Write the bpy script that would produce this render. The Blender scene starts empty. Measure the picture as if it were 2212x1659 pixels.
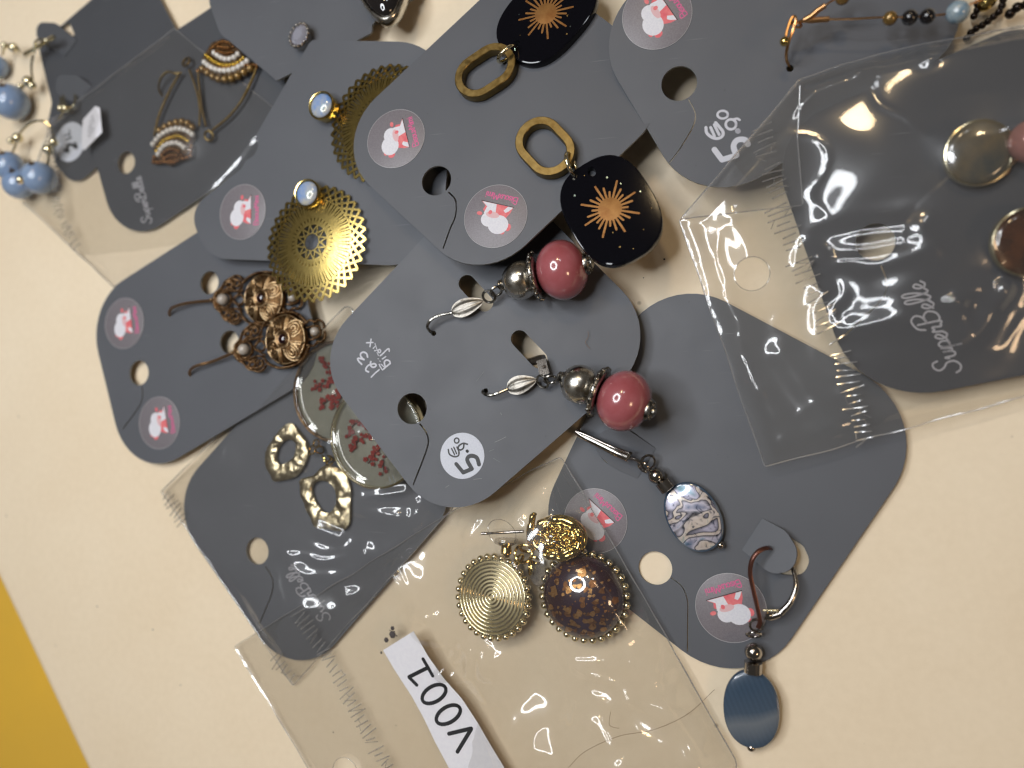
import bpy, math, random
import numpy as np
from mathutils import Vector, Matrix, geometry, noise

RND = random.Random(11)
MM = 0.001
scene = bpy.context.scene
COL = scene.collection
V = Vector
pi = math.pi

# ------------------------------------------------------------------ camera
# phone held about 17 cm above the table, leaning towards the upper left
FPX, TX, TY, Z0 = 1600.0, 0.3376, 0.048, 180.0
_n = math.sqrt(1 + TX * TX + TY * TY)
_w = V((-TX, TY, 1)) / _n
_ex = (V((1, 0, 0)) - _w * _w.x).normalized()
_ey = _w.cross(_ex)
RC = Matrix((_ex, _ey, _w))
CAM = RC @ V((0, 0, Z0))
cam = bpy.data.cameras.new('Camera')
cam.sensor_width = 36.0
cam.lens = 36.0 * FPX / 2212.0
cam.clip_start = 0.005
cam.clip_end = 20.0
cam.dof.use_dof = True
cam.dof.focus_distance = 0.168
cam.dof.aperture_fstop = 7.5
camo = bpy.data.objects.new('Camera', cam)
COL.objects.link(camo)
camo.matrix_world = Matrix.Translation(CAM * MM) @ RC.to_4x4()
scene.camera = camo

# ------------------------------------------------------------------ light
scene.view_settings.view_transform = 'Standard'
scene.view_settings.look = 'None'
scene.view_settings.exposure = 0.0
scene.view_settings.gamma = 1.0
scene.view_settings.use_curve_mapping = False
scene.render.engine = 'CYCLES'
cy = scene.cycles
cy.use_denoising = True
cy.max_bounces = 10
cy.transparent_max_bounces = 24
cy.caustics_reflective = False
cy.caustics_refractive = False
cy.sample_clamp_indirect = 6.0
cy.filter_width = 1.3

world = bpy.data.worlds.new('World')
scene.world = world
world.use_nodes = True
bg = world.node_tree.nodes['Background']
bg.inputs[0].default_value = (1.0, 0.90, 0.78, 1)
bg.inputs[1].default_value = 0.065


def area(name, loc, target, size, power, color, shape='DISK', ring=None):
    d = bpy.data.lights.new(name, 'AREA')
    d.shape = shape
    d.size = size
    d.energy = power
    d.color = color
    o = bpy.data.objects.new(name, d)
    COL.objects.link(o)
    o.location = V(loc)
    o.rotation_euler = (V(target) - V(loc)).to_track_quat('-Z', 'Y').to_euler()
    if ring:
        # the tube of a ring lamp: light only between two radii of the disk
        d.use_nodes = True
        nt = d.node_tree
        em = nt.nodes['Emission']
        g = nt.nodes.new('ShaderNodeNewGeometry')
        sub = nt.nodes.new('ShaderNodeVectorMath'); sub.operation = 'SUBTRACT'
        sub.inputs[1].default_value = (0.5, 0.5, 0)
        sep = nt.nodes.new('ShaderNodeSeparateXYZ')
        cmb = nt.nodes.new('ShaderNodeCombineXYZ')
        ln = nt.nodes.new('ShaderNodeVectorMath'); ln.operation = 'LENGTH'
        gt = nt.nodes.new('ShaderNodeMath'); gt.operation = 'GREATER_THAN'
        gt.inputs[1].default_value = 0.5 * ring
        mu = nt.nodes.new('ShaderNodeMath'); mu.operation = 'MULTIPLY'
        mu.inputs[1].default_value = 1.0 / (1 - ring * ring)
        nt.links.new(g.outputs['Parametric'], sub.inputs[0])
        nt.links.new(sub.outputs[0], sep.inputs[0])
        nt.links.new(sep.outputs[0], cmb.inputs[0])
        nt.links.new(sep.outputs[1], cmb.inputs[1])
        nt.links.new(cmb.outputs[0], ln.inputs[0])
        nt.links.new(ln.outputs['Value'], gt.inputs[0])
        nt.links.new(gt.outputs[0], mu.inputs[0])
        nt.links.new(mu.outputs[0], em.inputs['Strength'])
    return o


area('ring_lamp', (-0.105, 0.066, 0.40), (0.0, 0.0, 0), 0.232, 1.60, (0.93, 0.96, 1.0), ring=0.70)
area('ceiling_lamp_warm', (0.05, 0.75, 1.25), (0, 0, 0), 0.13, 2.2, (1.0, 0.74, 0.42))
area('ceiling_lamp_cool', (0.33, 0.70, 1.25), (0, 0, 0), 0.12, 0.6, (0.90, 0.94, 1.0))
area('side_lamp_warm', (0.75, -0.30, 0.62), (0.05, 0, 0), 0.16, 1.1, (1.0, 0.68, 0.40))

# ------------------------------------------------------------------ placing helpers
def ray(dx, dy):
    return RC @ V(((dx - 1106.0) / FPX, -(dy - 829.5) / FPX, -1.0))


def P(dx, dy, z=0.0):
    r = ray(dx, dy)
    return CAM + r * ((z - CAM.z) / r.z)


def K(ox, oy, w, W=2212):
    s = w / W
    return lambda x, y: ((ox + x * s) / 1.822785, (oy + y * s) / 1.822785)


D = lambda x, y: (x, y)
A0, A1, A2, A3 = K(0, 0, 1200), K(900, 0, 1200), K(1700, 0, 1200), K(2832, 0, 1200)
B0, B1, B2, B3 = K(0, 800, 1200), K(800, 800, 1200), K(1600, 800, 1200), K(2632, 800, 1400)
C0, C1, C2, C3, C4 = K(600, 1500, 1200), K(900, 2124, 1200), K(1700, 1750, 1000), K(2100, 1600, 1200), K(2000, 2124, 1200)
H0 = K(640, 980, 700)
G0 = K(1000, 650, 500, 1508)
S0 = K(2150, 550, 500, 1659)
E0 = K(600, 130, 500, 1508)
P0 = K(1300, 1250, 700, 1548)
Q0 = K(1380, 1310, 200, 952)
L0, L1 = K(2650, 0, 700), K(3332, 0, 700)
R0 = K(3332, 450, 700, 1659)
T0 = K(1000, 0, 800)


class Pl:
    """a flat resting plane through three points given in the picture with their heights in mm"""
    def __init__(s, a, b, c, raw=False):
        pts = [V(q) if raw else P(*q) for q in (a, b, c)]
        n = (pts[1] - pts[0]).cross(pts[2] - pts[0]).normalized()
        if n.z < 0:
            n = -n
        s.o, s.n = pts[0], n
        s.X = (V((1, 0, 0)) - n * n.x).normalized()
        s.Y = n.cross(s.X)

    def at(s, dx, dy, h=0.0):
        r = ray(dx, dy)
        o = s.o + s.n * h
        return CAM + r * (s.n.dot(o - CAM) / s.n.dot(r))

    def uv(s, dx, dy, h=0.0):
        p = s.at(dx, dy, h) - s.o
        return (p.dot(s.X), p.dot(s.Y))

    def M(s, o=None):
        o = o or s.o
        m = Matrix((s.X, s.Y, s.n)).transposed().to_4x4()
        m.translation = o
        return m


TABLE = Pl((0, 0, 0), (2000, 0, 0), (0, 1600, 0))


class Fr:
    """local frame of a thing: origin at picture point a, x towards b, z up from the plane"""
    def __init__(s, pl, crop, a, b, h=0.0):
        o, q = pl.at(*crop(*a), h), pl.at(*crop(*b), h)
        z = pl.n
        x = (q - o)
        x = (x - z * x.dot(z))
        s.len = x.length
        x.normalize()
        y = z.cross(x)
        m = Matrix((x, y, z)).transposed().to_4x4()
        m.translation = o
        s.M, s.Mi, s.pl, s.c = m, m.inverted(), pl, crop
        s.h = h
        e = pl.at(*crop(a[0] + 10, a[1]), h) - o
        f = pl.at(*crop(a[0], a[1] + 10), h) - o
        s.k = 0.05 * (e.length + f.length)     # mm per crop pixel

    def p(s, x, y, h=0.0):
        return s.Mi @ s.pl.at(*s.c(x, y), h)

    def path(s, pts):
        return [s.p(*q) for q in pts]


# ------------------------------------------------------------------ mesh helpers
def crom(pts, k=6, closed=False):
    pts = [V(p) for p in pts]
    n = len(pts)
    if n < 3:
        return pts
    out = []
    for i in range(n if closed else n - 1):
        if closed:
            p0, p1, p2, p3 = pts[i - 1], pts[i], pts[(i + 1) % n], pts[(i + 2) % n]
        else:
            p1, p2 = pts[i], pts[i + 1]
            p0 = pts[i - 1] if i else p1 * 2 - p2
            p3 = pts[i + 2] if i + 2 < n else p2 * 2 - p1
        for j in range(k):
            t = j / k
            out.append(0.5 * ((2 * p1) + (p2 - p0) * t + (2 * p0 - 5 * p1 + 4 * p2 - p3) * t * t
                              + (3 * p1 - p0 - 3 * p2 + p3) * t ** 3))
    if not closed:
        out.append(pts[-1])
    return out


def resample(pts, step):
    out, acc = [pts[0].copy()], 0.0
    for a, b in zip(pts, pts[1:]):
        L = (b - a).length
        while L > 0 and acc + L >= step:
            t = (step - acc) / L
            a = a + (b - a) * t
            out.append(a.copy())
            L = (b - a).length
            acc = 0.0
        acc += L
    return out


def axis_mat(o, d):
    z = V(d).normalized()
    x = z.orthogonal().normalized()
    if abs(z.z) < 0.95:
        x = V((0, 0, 1)).cross(z).normalized()
    y = z.cross(x)
    m = Matrix((x, y, z)).transposed().to_4x4()
    m.translation = V(o)
    return m


class MB:
    def __init__(s):
        s.v, s.f = [], []

    def add(s, vs, fs, M=None):
        b = len(s.v)
        s.v += [(M @ V(p)) if M else V(p) for p in vs]
        s.f += [tuple(b + i for i in f) for f in fs]
        return s

    def tube(s, pts, r, n=8, closed=False, flat=1.0):
        pts = [V(p) for p in pts]
        m = len(pts)
        rs = r if isinstance(r, (list, tuple)) else [r] * m
        tang = []
        for i in range(m):
            a = pts[i - 1] if (i or closed) else pts[i]
            b = pts[(i + 1) % m] if (i < m - 1 or closed) else pts[i]
            t = (b - a)
            tang.append(t.normalized() if t.length > 1e-9 else V((1, 0, 0)))
        u = tang[0].orthogonal().normalized()
        if abs(tang[0].z) < 0.9:
            u = V((0, 0, 1)).cross(tang[0]).normalized()
        vs, fs = [], []
        for i in range(m):
            t = tang[i]
            u = (u - t * u.dot(t))
            u = u.normalized() if u.length > 1e-6 else t.orthogonal().normalized()
            w = t.cross(u)
            for j in range(n):
                a = 2 * pi * j / n
                vs.append(pts[i] + (u * math.cos(a) + w * math.sin(a) * flat) * rs[i])
        for i in range(m if closed else m - 1):
            i2 = (i + 1) % m
            for j in range(n):
                j2 = (j + 1) % n
                fs.append((i * n + j, i * n + j2, i2 * n + j2, i2 * n + j))
        if not closed:
            fs.append(tuple(range(n - 1, -1, -1)))
            fs.append(tuple((m - 1) * n + j for j in range(n)))
        return s.add(vs, fs)

    def lathe(s, prof, n=32, M=None, sx=1.0, sy=1.0):
        vs, fs = [], []
        for r, z in prof:
            for j in range(n):
                a = 2 * pi * j / n
                vs.append((r * math.cos(a) * sx, r * math.sin(a) * sy, z))
        for i in range(len(prof) - 1):
            for j in range(n):
                j2 = (j + 1) % n
                fs.append((i * n + j, i * n + j2, (i + 1) * n + j2, (i + 1) * n + j))
        if prof[0][0] > 1e-6:
            fs.append(tuple(range(n - 1, -1, -1)))
        if prof[-1][0] > 1e-6:
            fs.append(tuple((len(prof) - 1) * n + j for j in range(n)))
        return s.add(vs, fs, M)

    def ball(s, c, r, n=24, sc=(1, 1, 1), M=None):
        m = max(4, n // 2)
        pr = [(max(1e-5, math.sin(pi * i / m)), -math.cos(pi * i / m)) for i in range(m + 1)]
        L = Matrix.Translation(V(c)) @ (M.to_3x3().to_4x4() if M else Matrix.Identity(4)) @ Matrix.Diagonal((r * sc[0], r * sc[1], r * sc[2], 1))
        return s.lathe(pr, n, L)

    def torus(s, c, R, r, axis=(0, 0, 1), n=28, m=8, sc=(1, 1)):
        A = axis_mat(c, axis)
        pts = [A @ V((R * sc[0] * math.cos(2 * pi * i / n), R * sc[1] * math.sin(2 * pi * i / n), 0)) for i in range(n)]
        return s.tube(pts, r, m, True)

    def sweep(s, path, prof):
        """closed flat path, closed profile of (outward, z)"""
        n, m = len(path), len(prof)
        vs, fs = [], []
        for i in range(n):
            a, b = V(path[i - 1]), V(path[(i + 1) % n])
            t = (b - a).normalized()
            no = V((t.y, -t.x))
            p = V(path[i])
            for q, z in prof:
                vs.append((p.x + no.x * q, p.y + no.y * q, z))
        for i in range(n):
            for j in range(m):
                fs.append((i * m + j, i * m + (j + 1) % m, ((i + 1) % n) * m + (j + 1) % m, ((i + 1) % n) * m + j))
        return s.add(vs, fs)

    def loft(s, rings):
        n = len(rings[0])
        vs = [p for r in rings for p in r]
        fs = []
        for i in range(len(rings) - 1):
            for j in range(n):
                fs.append((i * n + j, i * n + (j + 1) % n, (i + 1) * n + (j + 1) % n, (i + 1) * n + j))
        fs.append(tuple(range(n - 1, -1, -1)))
        fs.append(tuple((len(rings) - 1) * n + j for j in range(n)))
        return s.add(vs, fs)

    def ribbon(s, pts, w, z=0.0):
        """flat pen stroke with rounded ends"""
        pts = [V((p[0], p[1])) for p in pts]
        if len(pts) == 1:
            pts.append(pts[0] + V((w * 0.05, 0)))
        n = len(pts)
        vs, fs = [], []
        for i in range(n):
            a, b = pts[max(0, i - 1)], pts[min(n - 1, i + 1)]
            t = b - a
            t = t.normalized() if t.length > 1e-9 else V((1, 0))
            no = V((-t.y, t.x)) * (w * 0.5)
            vs += [(pts[i].x + no.x, pts[i].y + no.y, z), (pts[i].x - no.x, pts[i].y - no.y, z)]
        for i in range(n - 1):
            fs.append((2 * i, 2 * i + 1, 2 * i + 3, 2 * i + 2))
        s.add(vs, fs)
        for e in (pts[0], pts[-1]):
            s.add([(e.x + w * .5 * math.cos(2 * pi * j / 10), e.y + w * .5 * math.sin(2 * pi * j / 10), z + 0.004) for j in range(10)], [tuple(range(10))])
        return s

    def mesh(s, name, sharp=40):
        me = bpy.data.meshes.new(name)
        me.from_pydata([tuple(p * MM) for p in s.v], [], s.f)
        me.validate()
        me.polygons.foreach_set('use_smooth', [True] * len(me.polygons))
        if sharp is not None and sharp < 180:
            me.set_sharp_from_angle(angle=math.radians(sharp))
        me.update()
        return me

    def build(s, name, mat, parent=None, M=None, sharp=40):
        o = bpy.data.objects.new(name, s.mesh(name, sharp))
        if mat:
            o.data.materials.append(mat)
        COL.objects.link(o)
        if parent:
            o.parent = parent
        if M is not None:
            m = M.copy()
            m.translation = M.translation * MM
            o.matrix_basis = m
        return o


def copies(name, mesh, parent, places, scales=None):
    """alike small pieces that share one mesh"""
    out = []
    for i, p in enumerate(places):
        o = bpy.data.objects.new(name, mesh)
        COL.objects.link(o)
        o.parent = parent
        if isinstance(p, Matrix):
            m = p.copy(); m.translation = p.translation * MM
            o.matrix_basis = m
        else:
            o.location = V(p) * MM
        if scales is not None:
            k = scales[i] if isinstance(scales, (list, tuple)) else scales
            o.scale = (k, k, k)
        out.append(o)
    return out


def beadmesh(mat, n=12):
    me = MB().ball((0, 0, 0), 1.0, n).mesh('bead', 180)
    me.materials.append(mat)
    return me


def tag(o, label=None, cat=None, group=None, kind=None):
    if label: o['label'] = label
    if cat: o['category'] = cat
    if group: o['group'] = group
    if kind: o['kind'] = kind
    return o


def thing(name, label, cat, M, group=None):
    e = bpy.data.objects.new(name, None)
    e.empty_display_size = 0.004
    COL.objects.link(e)
    m = M.copy()
    m.translation = M.translation * MM
    e.matrix_basis = m
    return tag(e, label, cat, group)


# ---- flat sheets cut to an outline -------------------------------------------------
def round_poly(pts, seg=9):
    """pts: (x, y, radius)"""
    out = []
    n = len(pts)
    for i in range(n):
        a, p, b = V(pts[i - 1][:2]), V(pts[i][:2]), V(pts[(i + 1) % n][:2])
        r = pts[i][2]
        if r <= 0.01:
            out.append(tuple(p)); continue
        u, w = (a - p), (b - p)
        lu, lw = u.length, w.length
        u.normalize(); w.normalize()
        ang = math.acos(max(-1, min(1, u.dot(w))))
        t = min(r / math.tan(ang / 2), 0.48 * lu, 0.48 * lw)
        r = t * math.tan(ang / 2)
        s_, e_ = p + u * t, p + w * t
        c = p + (u + w).normalized() * (r / math.sin(ang / 2))
        a0 = math.atan2(*(s_ - c).yx); a1 = math.atan2(*(e_ - c).yx)
        da = (a1 - a0 + pi) % (2 * pi) - pi
        for j in range(seg + 1):
            q = a0 + da * j / seg
            out.append((c.x + r * math.cos(q), c.y + r * math.sin(q)))
    return out


def _inside(px, py, poly):
    x, y = np.asarray(px), np.asarray(py)
    c = np.zeros(x.shape, bool)
    n = len(poly)
    j = n - 1
    for i in range(n):
        xi, yi = poly[i]; xj, yj = poly[j]
        if yi != yj:
            c ^= ((yi > y) != (yj > y)) & (x < (xj - xi) * (y - yi) / (yj - yi) + xi)
        j = i
    return c


def _dist(px, py, loops):
    x, y = np.asarray(px), np.asarray(py)
    d = np.full(x.shape, 1e9)
    for L in loops:
        a = np.array(L); b = np.roll(a, -1, 0)
        for (ax, ay), (bx, by) in zip(a, b):
            ex, ey = bx - ax, by - ay
            t = np.clip(((x - ax) * ex + (y - ay) * ey) / max(1e-12, ex * ex + ey * ey), 0, 1)
            d = np.minimum(d, (x - ax - t * ex) ** 2 + (y - ay - t * ey) ** 2)
    return np.sqrt(d)


def tri_sheet(poly, holes=(), g=5.0):
    loops = [list(poly)] + [list(h) for h in holes]
    pts, edges = [], []
    for L in loops:
        b = len(pts)
        pts += [V(p) for p in L]
        edges += [(b + i, b + (i + 1) % len(L)) for i in range(len(L))]
    xs = [p[0] for p in poly]; ys = [p[1] for p in poly]
    gx, gy = np.meshgrid(np.arange(min(xs), max(xs), g), np.arange(min(ys), max(ys), g * 0.87))
    gx = gx + (np.arange(gx.shape[0]) % 2)[:, None] * g * 0.5
    gx, gy = gx.ravel(), gy.ravel()
    ok = _inside(gx, gy, poly)
    for h in holes:
        ok &= ~_inside(gx, gy, h)
    gx, gy = gx[ok], gy[ok]
    ok = _dist(gx, gy, loops) > 0.45 * g
    pts += [V((float(a), float(b))) for a, b in zip(gx[ok], gy[ok])]
    r = geometry.delaunay_2d_cdt(pts, edges, [], 0, 1e-5)
    vs = [(p[0], p[1]) for p in r[0]]
    tri = np.array(r[2])
    va = np.array(vs)
    c = va[tri].mean(1)
    ok = _inside(c[:, 0], c[:, 1], poly)
    for h in holes:
        ok &= ~_inside(c[:, 0], c[:, 1], h)
    tri = tri[ok]
    # counter-clockwise
    a, b, d = va[tri[:, 0]], va[tri[:, 1]], va[tri[:, 2]]
    cr = (b[:, 0] - a[:, 0]) * (d[:, 1] - a[:, 1]) - (b[:, 1] - a[:, 1]) * (d[:, 0] - a[:, 0])
    tri = [tuple(int(q) for q in (t if s > 0 else t[::-1])) for t, s in zip(tri, cr) if abs(s) > 1e-9]
    return vs, tri, loops


def plate(mb, poly, holes, top, thick, g=5.0, sides=None):
    """solid sheet with thickness; top: function (u, v) -> height"""
    vs, tri, _ = tri_sheet(poly, holes, g)
    n = len(vs)
    hs = [top(u, v) for u, v in vs]
    vv = [(u, v, h) for (u, v), h in zip(vs, hs)] + [(u, v, h - thick) for (u, v), h in zip(vs, hs)]
    ff = list(tri) + [(c + n, b + n, a + n) for a, b, c in tri]
    cnt = {}
    for t in tri:
        for i in range(3):
            e = (t[i], t[(i + 1) % 3])
            cnt[e] = 1
    for (a, b) in cnt:
        if (b, a) not in cnt:
            if sides is not None: sides.append(len(ff))
            ff.append((b, a, a + n, b + n))
    return mb.add(vv, ff)


def circ(c, r, n=40, sx=1.0, sy=1.0, rot=0.0):
    out = []
    for i in range(n):
        a = 2 * pi * i / n
        x, y = r * sx * math.cos(a), r * sy * math.sin(a)
        out.append((c[0] + x * math.cos(rot) - y * math.sin(rot), c[1] + x * math.sin(rot) + y * math.cos(rot)))
    return out


def stroke_poly(pts, w):
    pts = [V(p) for p in pts]
    L, Rr = [], []
    n = len(pts)
    for i in range(n):
        t = (pts[min(n - 1, i + 1)] - pts[max(0, i - 1)]).normalized()
        no = V((-t.y, t.x)) * (w * .5)
        L.append(tuple(pts[i] + no)); Rr.append(tuple(pts[i] - no))
    return L + Rr[::-1]


# ------------------------------------------------------------------ materials
def nt_of(name):
    m = bpy.data.materials.new(name)
    m.use_nodes = True
    nt = m.node_tree
    return m, nt, nt.nodes['Principled BSDF'], nt.nodes['Material Output']


def N(nt, t, **kw):
    n = nt.nodes.new(t)
    for k, v in kw.items():
        if k in n.inputs:
            n.inputs[k].default_value = v
        else:
            setattr(n, k, v)
    return n


def pr(name, col, rough=0.5, metal=0.0, var=None, bump=None, coat=0.0, spec=0.5, rvar=None, dirt=None, aniso=0, film=None, trans=0, ior=1.5, sub=0):
    """var=(scale per mm, colour2)  bump=(scale per mm, strength, mm)  dirt=(scale, colour, low, high)"""
    m, nt, b, out = nt_of(name)
    b.inputs['Base Color'].default_value = (*col, 1)
    b.inputs['Roughness'].default_value = rough
    b.inputs['Metallic'].default_value = metal
    b.inputs['Specular IOR Level'].default_value = spec
    b.inputs['IOR'].default_value = ior
    if coat:
        b.inputs['Coat Weight'].default_value = coat
        b.inputs['Coat Roughness'].default_value = 0.03
    if trans:
        b.inputs['Transmission Weight'].default_value = trans
    if sub:
        b.inputs['Subsurface Weight'].default_value = sub
        b.inputs['Subsurface Radius'].default_value = (0.002, 0.001, 0.001)
    if film:
        b.inputs['Thin Film Thickness'].default_value = film
        b.inputs['Thin Film IOR'].default_value = 1.4
    tc = N(nt, 'ShaderNodeTexCoord')
    src = None
    if var:
        nz = N(nt, 'ShaderNodeTexNoise', Scale=var[0] * 1000, Detail=5.0, Roughness=0.6)
        nt.links.new(tc.outputs['Object'], nz.inputs['Vector'])
        mx = N(nt, 'ShaderNodeMix', data_type='RGBA')
        rp = N(nt, 'ShaderNodeMapRange'); rp.inputs['From Min'].default_value = 0.35; rp.inputs['From Max'].default_value = 0.65
        nt.links.new(nz.outputs['Fac'], rp.inputs['Value'])
        nt.links.new(rp.outputs[0], mx.inputs['Factor'])
        mx.inputs[6].default_value = (*col, 1)
        mx.inputs[7].default_value = (*var[1], 1)
        src = mx.outputs[2]
    if dirt:
        nz = N(nt, 'ShaderNodeTexNoise', Scale=dirt[0] * 1000, Detail=6.0, Roughness=0.65)
        nt.links.new(tc.outputs['Object'], nz.inputs['Vector'])
        rp = N(nt, 'ShaderNodeMapRange'); rp.inputs['From Min'].default_value = dirt[2]; rp.inputs['From Max'].default_value = dirt[3]
        nt.links.new(nz.outputs['Fac'], rp.inputs['Value'])
        mx = N(nt, 'ShaderNodeMix', data_type='RGBA')
        nt.links.new(rp.outputs[0], mx.inputs['Factor'])
        mx.inputs[7].default_value = (*dirt[1], 1)
        if src: nt.links.new(src, mx.inputs[6])
        else: mx.inputs[6].default_value = (*col, 1)
        src = mx.outputs[2]
    if src:
        nt.links.new(src, b.inputs['Base Color'])
    if rvar:
        nz = N(nt, 'ShaderNodeTexNoise', Scale=rvar[0] * 1000, Detail=4.0)
        nt.links.new(tc.outputs['Object'], nz.inputs['Vector'])
        rp = N(nt, 'ShaderNodeMapRange'); rp.inputs['To Min'].default_value = rvar[1]; rp.inputs['To Max'].default_value = rvar[2]
        rp.inputs['From Min'].default_value = 0.3; rp.inputs['From Max'].default_value = 0.7
        nt.links.new(nz.outputs['Fac'], rp.inputs['Value'])
        nt.links.new(rp.outputs[0], b.inputs['Roughness'])
    if bump:
        nz = N(nt, 'ShaderNodeTexNoise', Scale=bump[0] * 1000, Detail=3.0)
        nt.links.new(tc.outputs['Object'], nz.inputs['Vector'])
        bp = N(nt, 'ShaderNodeBump', Strength=bump[1], Distance=bump[2] * MM)
        nt.links.new(nz.outputs['Fac'], bp.inputs['Height'])
        nt.links.new(bp.outputs[0], b.inputs['Normal'])
    return m


def clear(name, tint=(0.95, 0.95, 0.95), base=0.05, edge=0.55, rough=0.03, haze=0.02, hcol=(0.9, 0.9, 0.92), soft=0.0):
    """thin clear plastic: passes light, mirrors more at grazing angles, a trace of haze"""
    m, nt, b, out = nt_of(name)
    nt.nodes.remove(b)
    tr = N(nt, 'ShaderNodeBsdfTransparent'); tr.inputs[0].default_value = (*tint, 1)
    gl = N(nt, 'ShaderNodeBsdfGlossy'); gl.inputs['Roughness'].default_value = rough
    df = N(nt, 'ShaderNodeBsdfDiffuse'); df.inputs[0].default_value = (*hcol, 1)
    lw = N(nt, 'ShaderNodeLayerWeight'); lw.inputs[0].default_value = 0.5
    pw = N(nt, 'ShaderNodeMath', operation='POWER'); pw.inputs[1].default_value = 4.0
    mr = N(nt, 'ShaderNodeMapRange'); mr.inputs['To Min'].default_value = base; mr.inputs['To Max'].default_value = edge
    nt.links.new(lw.outputs['Facing'], pw.inputs[0]); nt.links.new(pw.outputs[0], mr.inputs['Value'])
    if soft:
        g2 = N(nt, 'ShaderNodeBsdfGlossy'); g2.inputs['Roughness'].default_value = 0.22
        mg = N(nt, 'ShaderNodeMixShader'); mg.inputs[0].default_value = soft
        nt.links.new(gl.outputs[0], mg.inputs[1]); nt.links.new(g2.outputs[0], mg.inputs[2])
        gl = mg
    m1 = N(nt, 'ShaderNodeMixShader'); m1.inputs[0].default_value = haze
    m2 = N(nt, 'ShaderNodeMixShader')
    nt.links.new(tr.outputs[0], m1.inputs[1]); nt.links.new(df.outputs[0], m1.inputs[2])
    nt.links.new(mr.outputs[0], m2.inputs[0]); nt.links.new(m1.outputs[0], m2.inputs[1]); nt.links.new(gl.outputs[0], m2.inputs[2])
    nt.links.new(m2.outputs[0], out.inputs['Surface'])
    return m


def ramp(nt, stops):
    r = N(nt, 'ShaderNodeValToRGB')
    e = r.color_ramp.elements
    while len(e) < len(stops): e.new(0.5)
    for el, (p, c) in zip(e, stops):
        el.position = p; el.color = (*c, 1)
    return r

# ---- the materials of this place
def mat_table():
    m, nt, b, out = nt_of('cream_table_paint')
    tc = N(nt, 'ShaderNodeTexCoord')
    n1 = N(nt, 'ShaderNodeTexNoise', Scale=14.0, Detail=6.0, Roughness=0.6)
    n2 = N(nt, 'ShaderNodeTexNoise', Scale=520.0, Detail=3.0)
    n3 = N(nt, 'ShaderNodeTexVoronoi', Scale=62.0)
    n4 = N(nt, 'ShaderNodeTexNoise', Scale=33.0, Detail=1.0)
    for n in (n1, n2, n3, n4):
        nt.links.new(tc.outputs['Object'], n.inputs['Vector'])
    r1 = ramp(nt, [(0.3, (0.78, 0.65, 0.47)), (0.7, (0.84, 0.725, 0.55))])
    nt.links.new(n1.outputs['Fac'], r1.inputs[0])
    # sparse specks of dirt
    lt = N(nt, 'ShaderNodeMapRange'); lt.inputs['From Min'].default_value = 0.016; lt.inputs['From Max'].default_value = 0.042
    lt.inputs['To Min'].default_value = 1; lt.inputs['To Max'].default_value = 0
    nt.links.new(n3.outputs['Distance'], lt.inputs['Value'])
    sel = N(nt, 'ShaderNodeMapRange'); sel.inputs['From Min'].default_value = 0.50; sel.inputs['From Max'].default_value = 0.60
    nt.links.new(n4.outputs['Fac'], sel.inputs['Value'])
    mu = N(nt, 'ShaderNodeMath', operation='MULTIPLY')
    nt.links.new(lt.outputs[0], mu.inputs[0]); nt.links.new(sel.outputs[0], mu.inputs[1])
    mu2 = N(nt, 'ShaderNodeMath', operation='MULTIPLY'); mu2.inputs[1].default_value = 0.8
    nt.links.new(mu.outputs[0], mu2.inputs[0])
    mx = N(nt, 'ShaderNodeMix', data_type='RGBA')
    nt.links.new(mu2.outputs[0], mx.inputs['Factor'])
    nt.links.new(r1.outputs[0], mx.inputs[6]); mx.inputs[7].default_value = (0.16, 0.11, 0.06, 1)
    gr = ramp(nt, [(0.3, (0.965, 0.96, 0.95)), (0.7, (1.0, 1.0, 1.0))])
    nt.links.new(n2.outputs['Fac'], gr.inputs[0])
    mg = N(nt, 'ShaderNodeMix', data_type='RGBA', blend_type='MULTIPLY'); mg.inputs['Factor'].default_value = 1
    nt.links.new(mx.outputs[2], mg.inputs[6]); nt.links.new(gr.outputs[0], mg.inputs[7])
    nt.links.new(mg.outputs[2], b.inputs['Base Color'])
    b.inputs['Roughness'].default_value = 0.55
    b.inputs['Specular IOR Level'].default_value = 0.3
    bp = N(nt, 'ShaderNodeBump', Strength=0.12, Distance=0.0002)
    nt.links.new(n2.outputs['Fac'], bp.inputs['Height']); nt.links.new(bp.outputs[0], b.inputs['Normal'])
    return m


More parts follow.
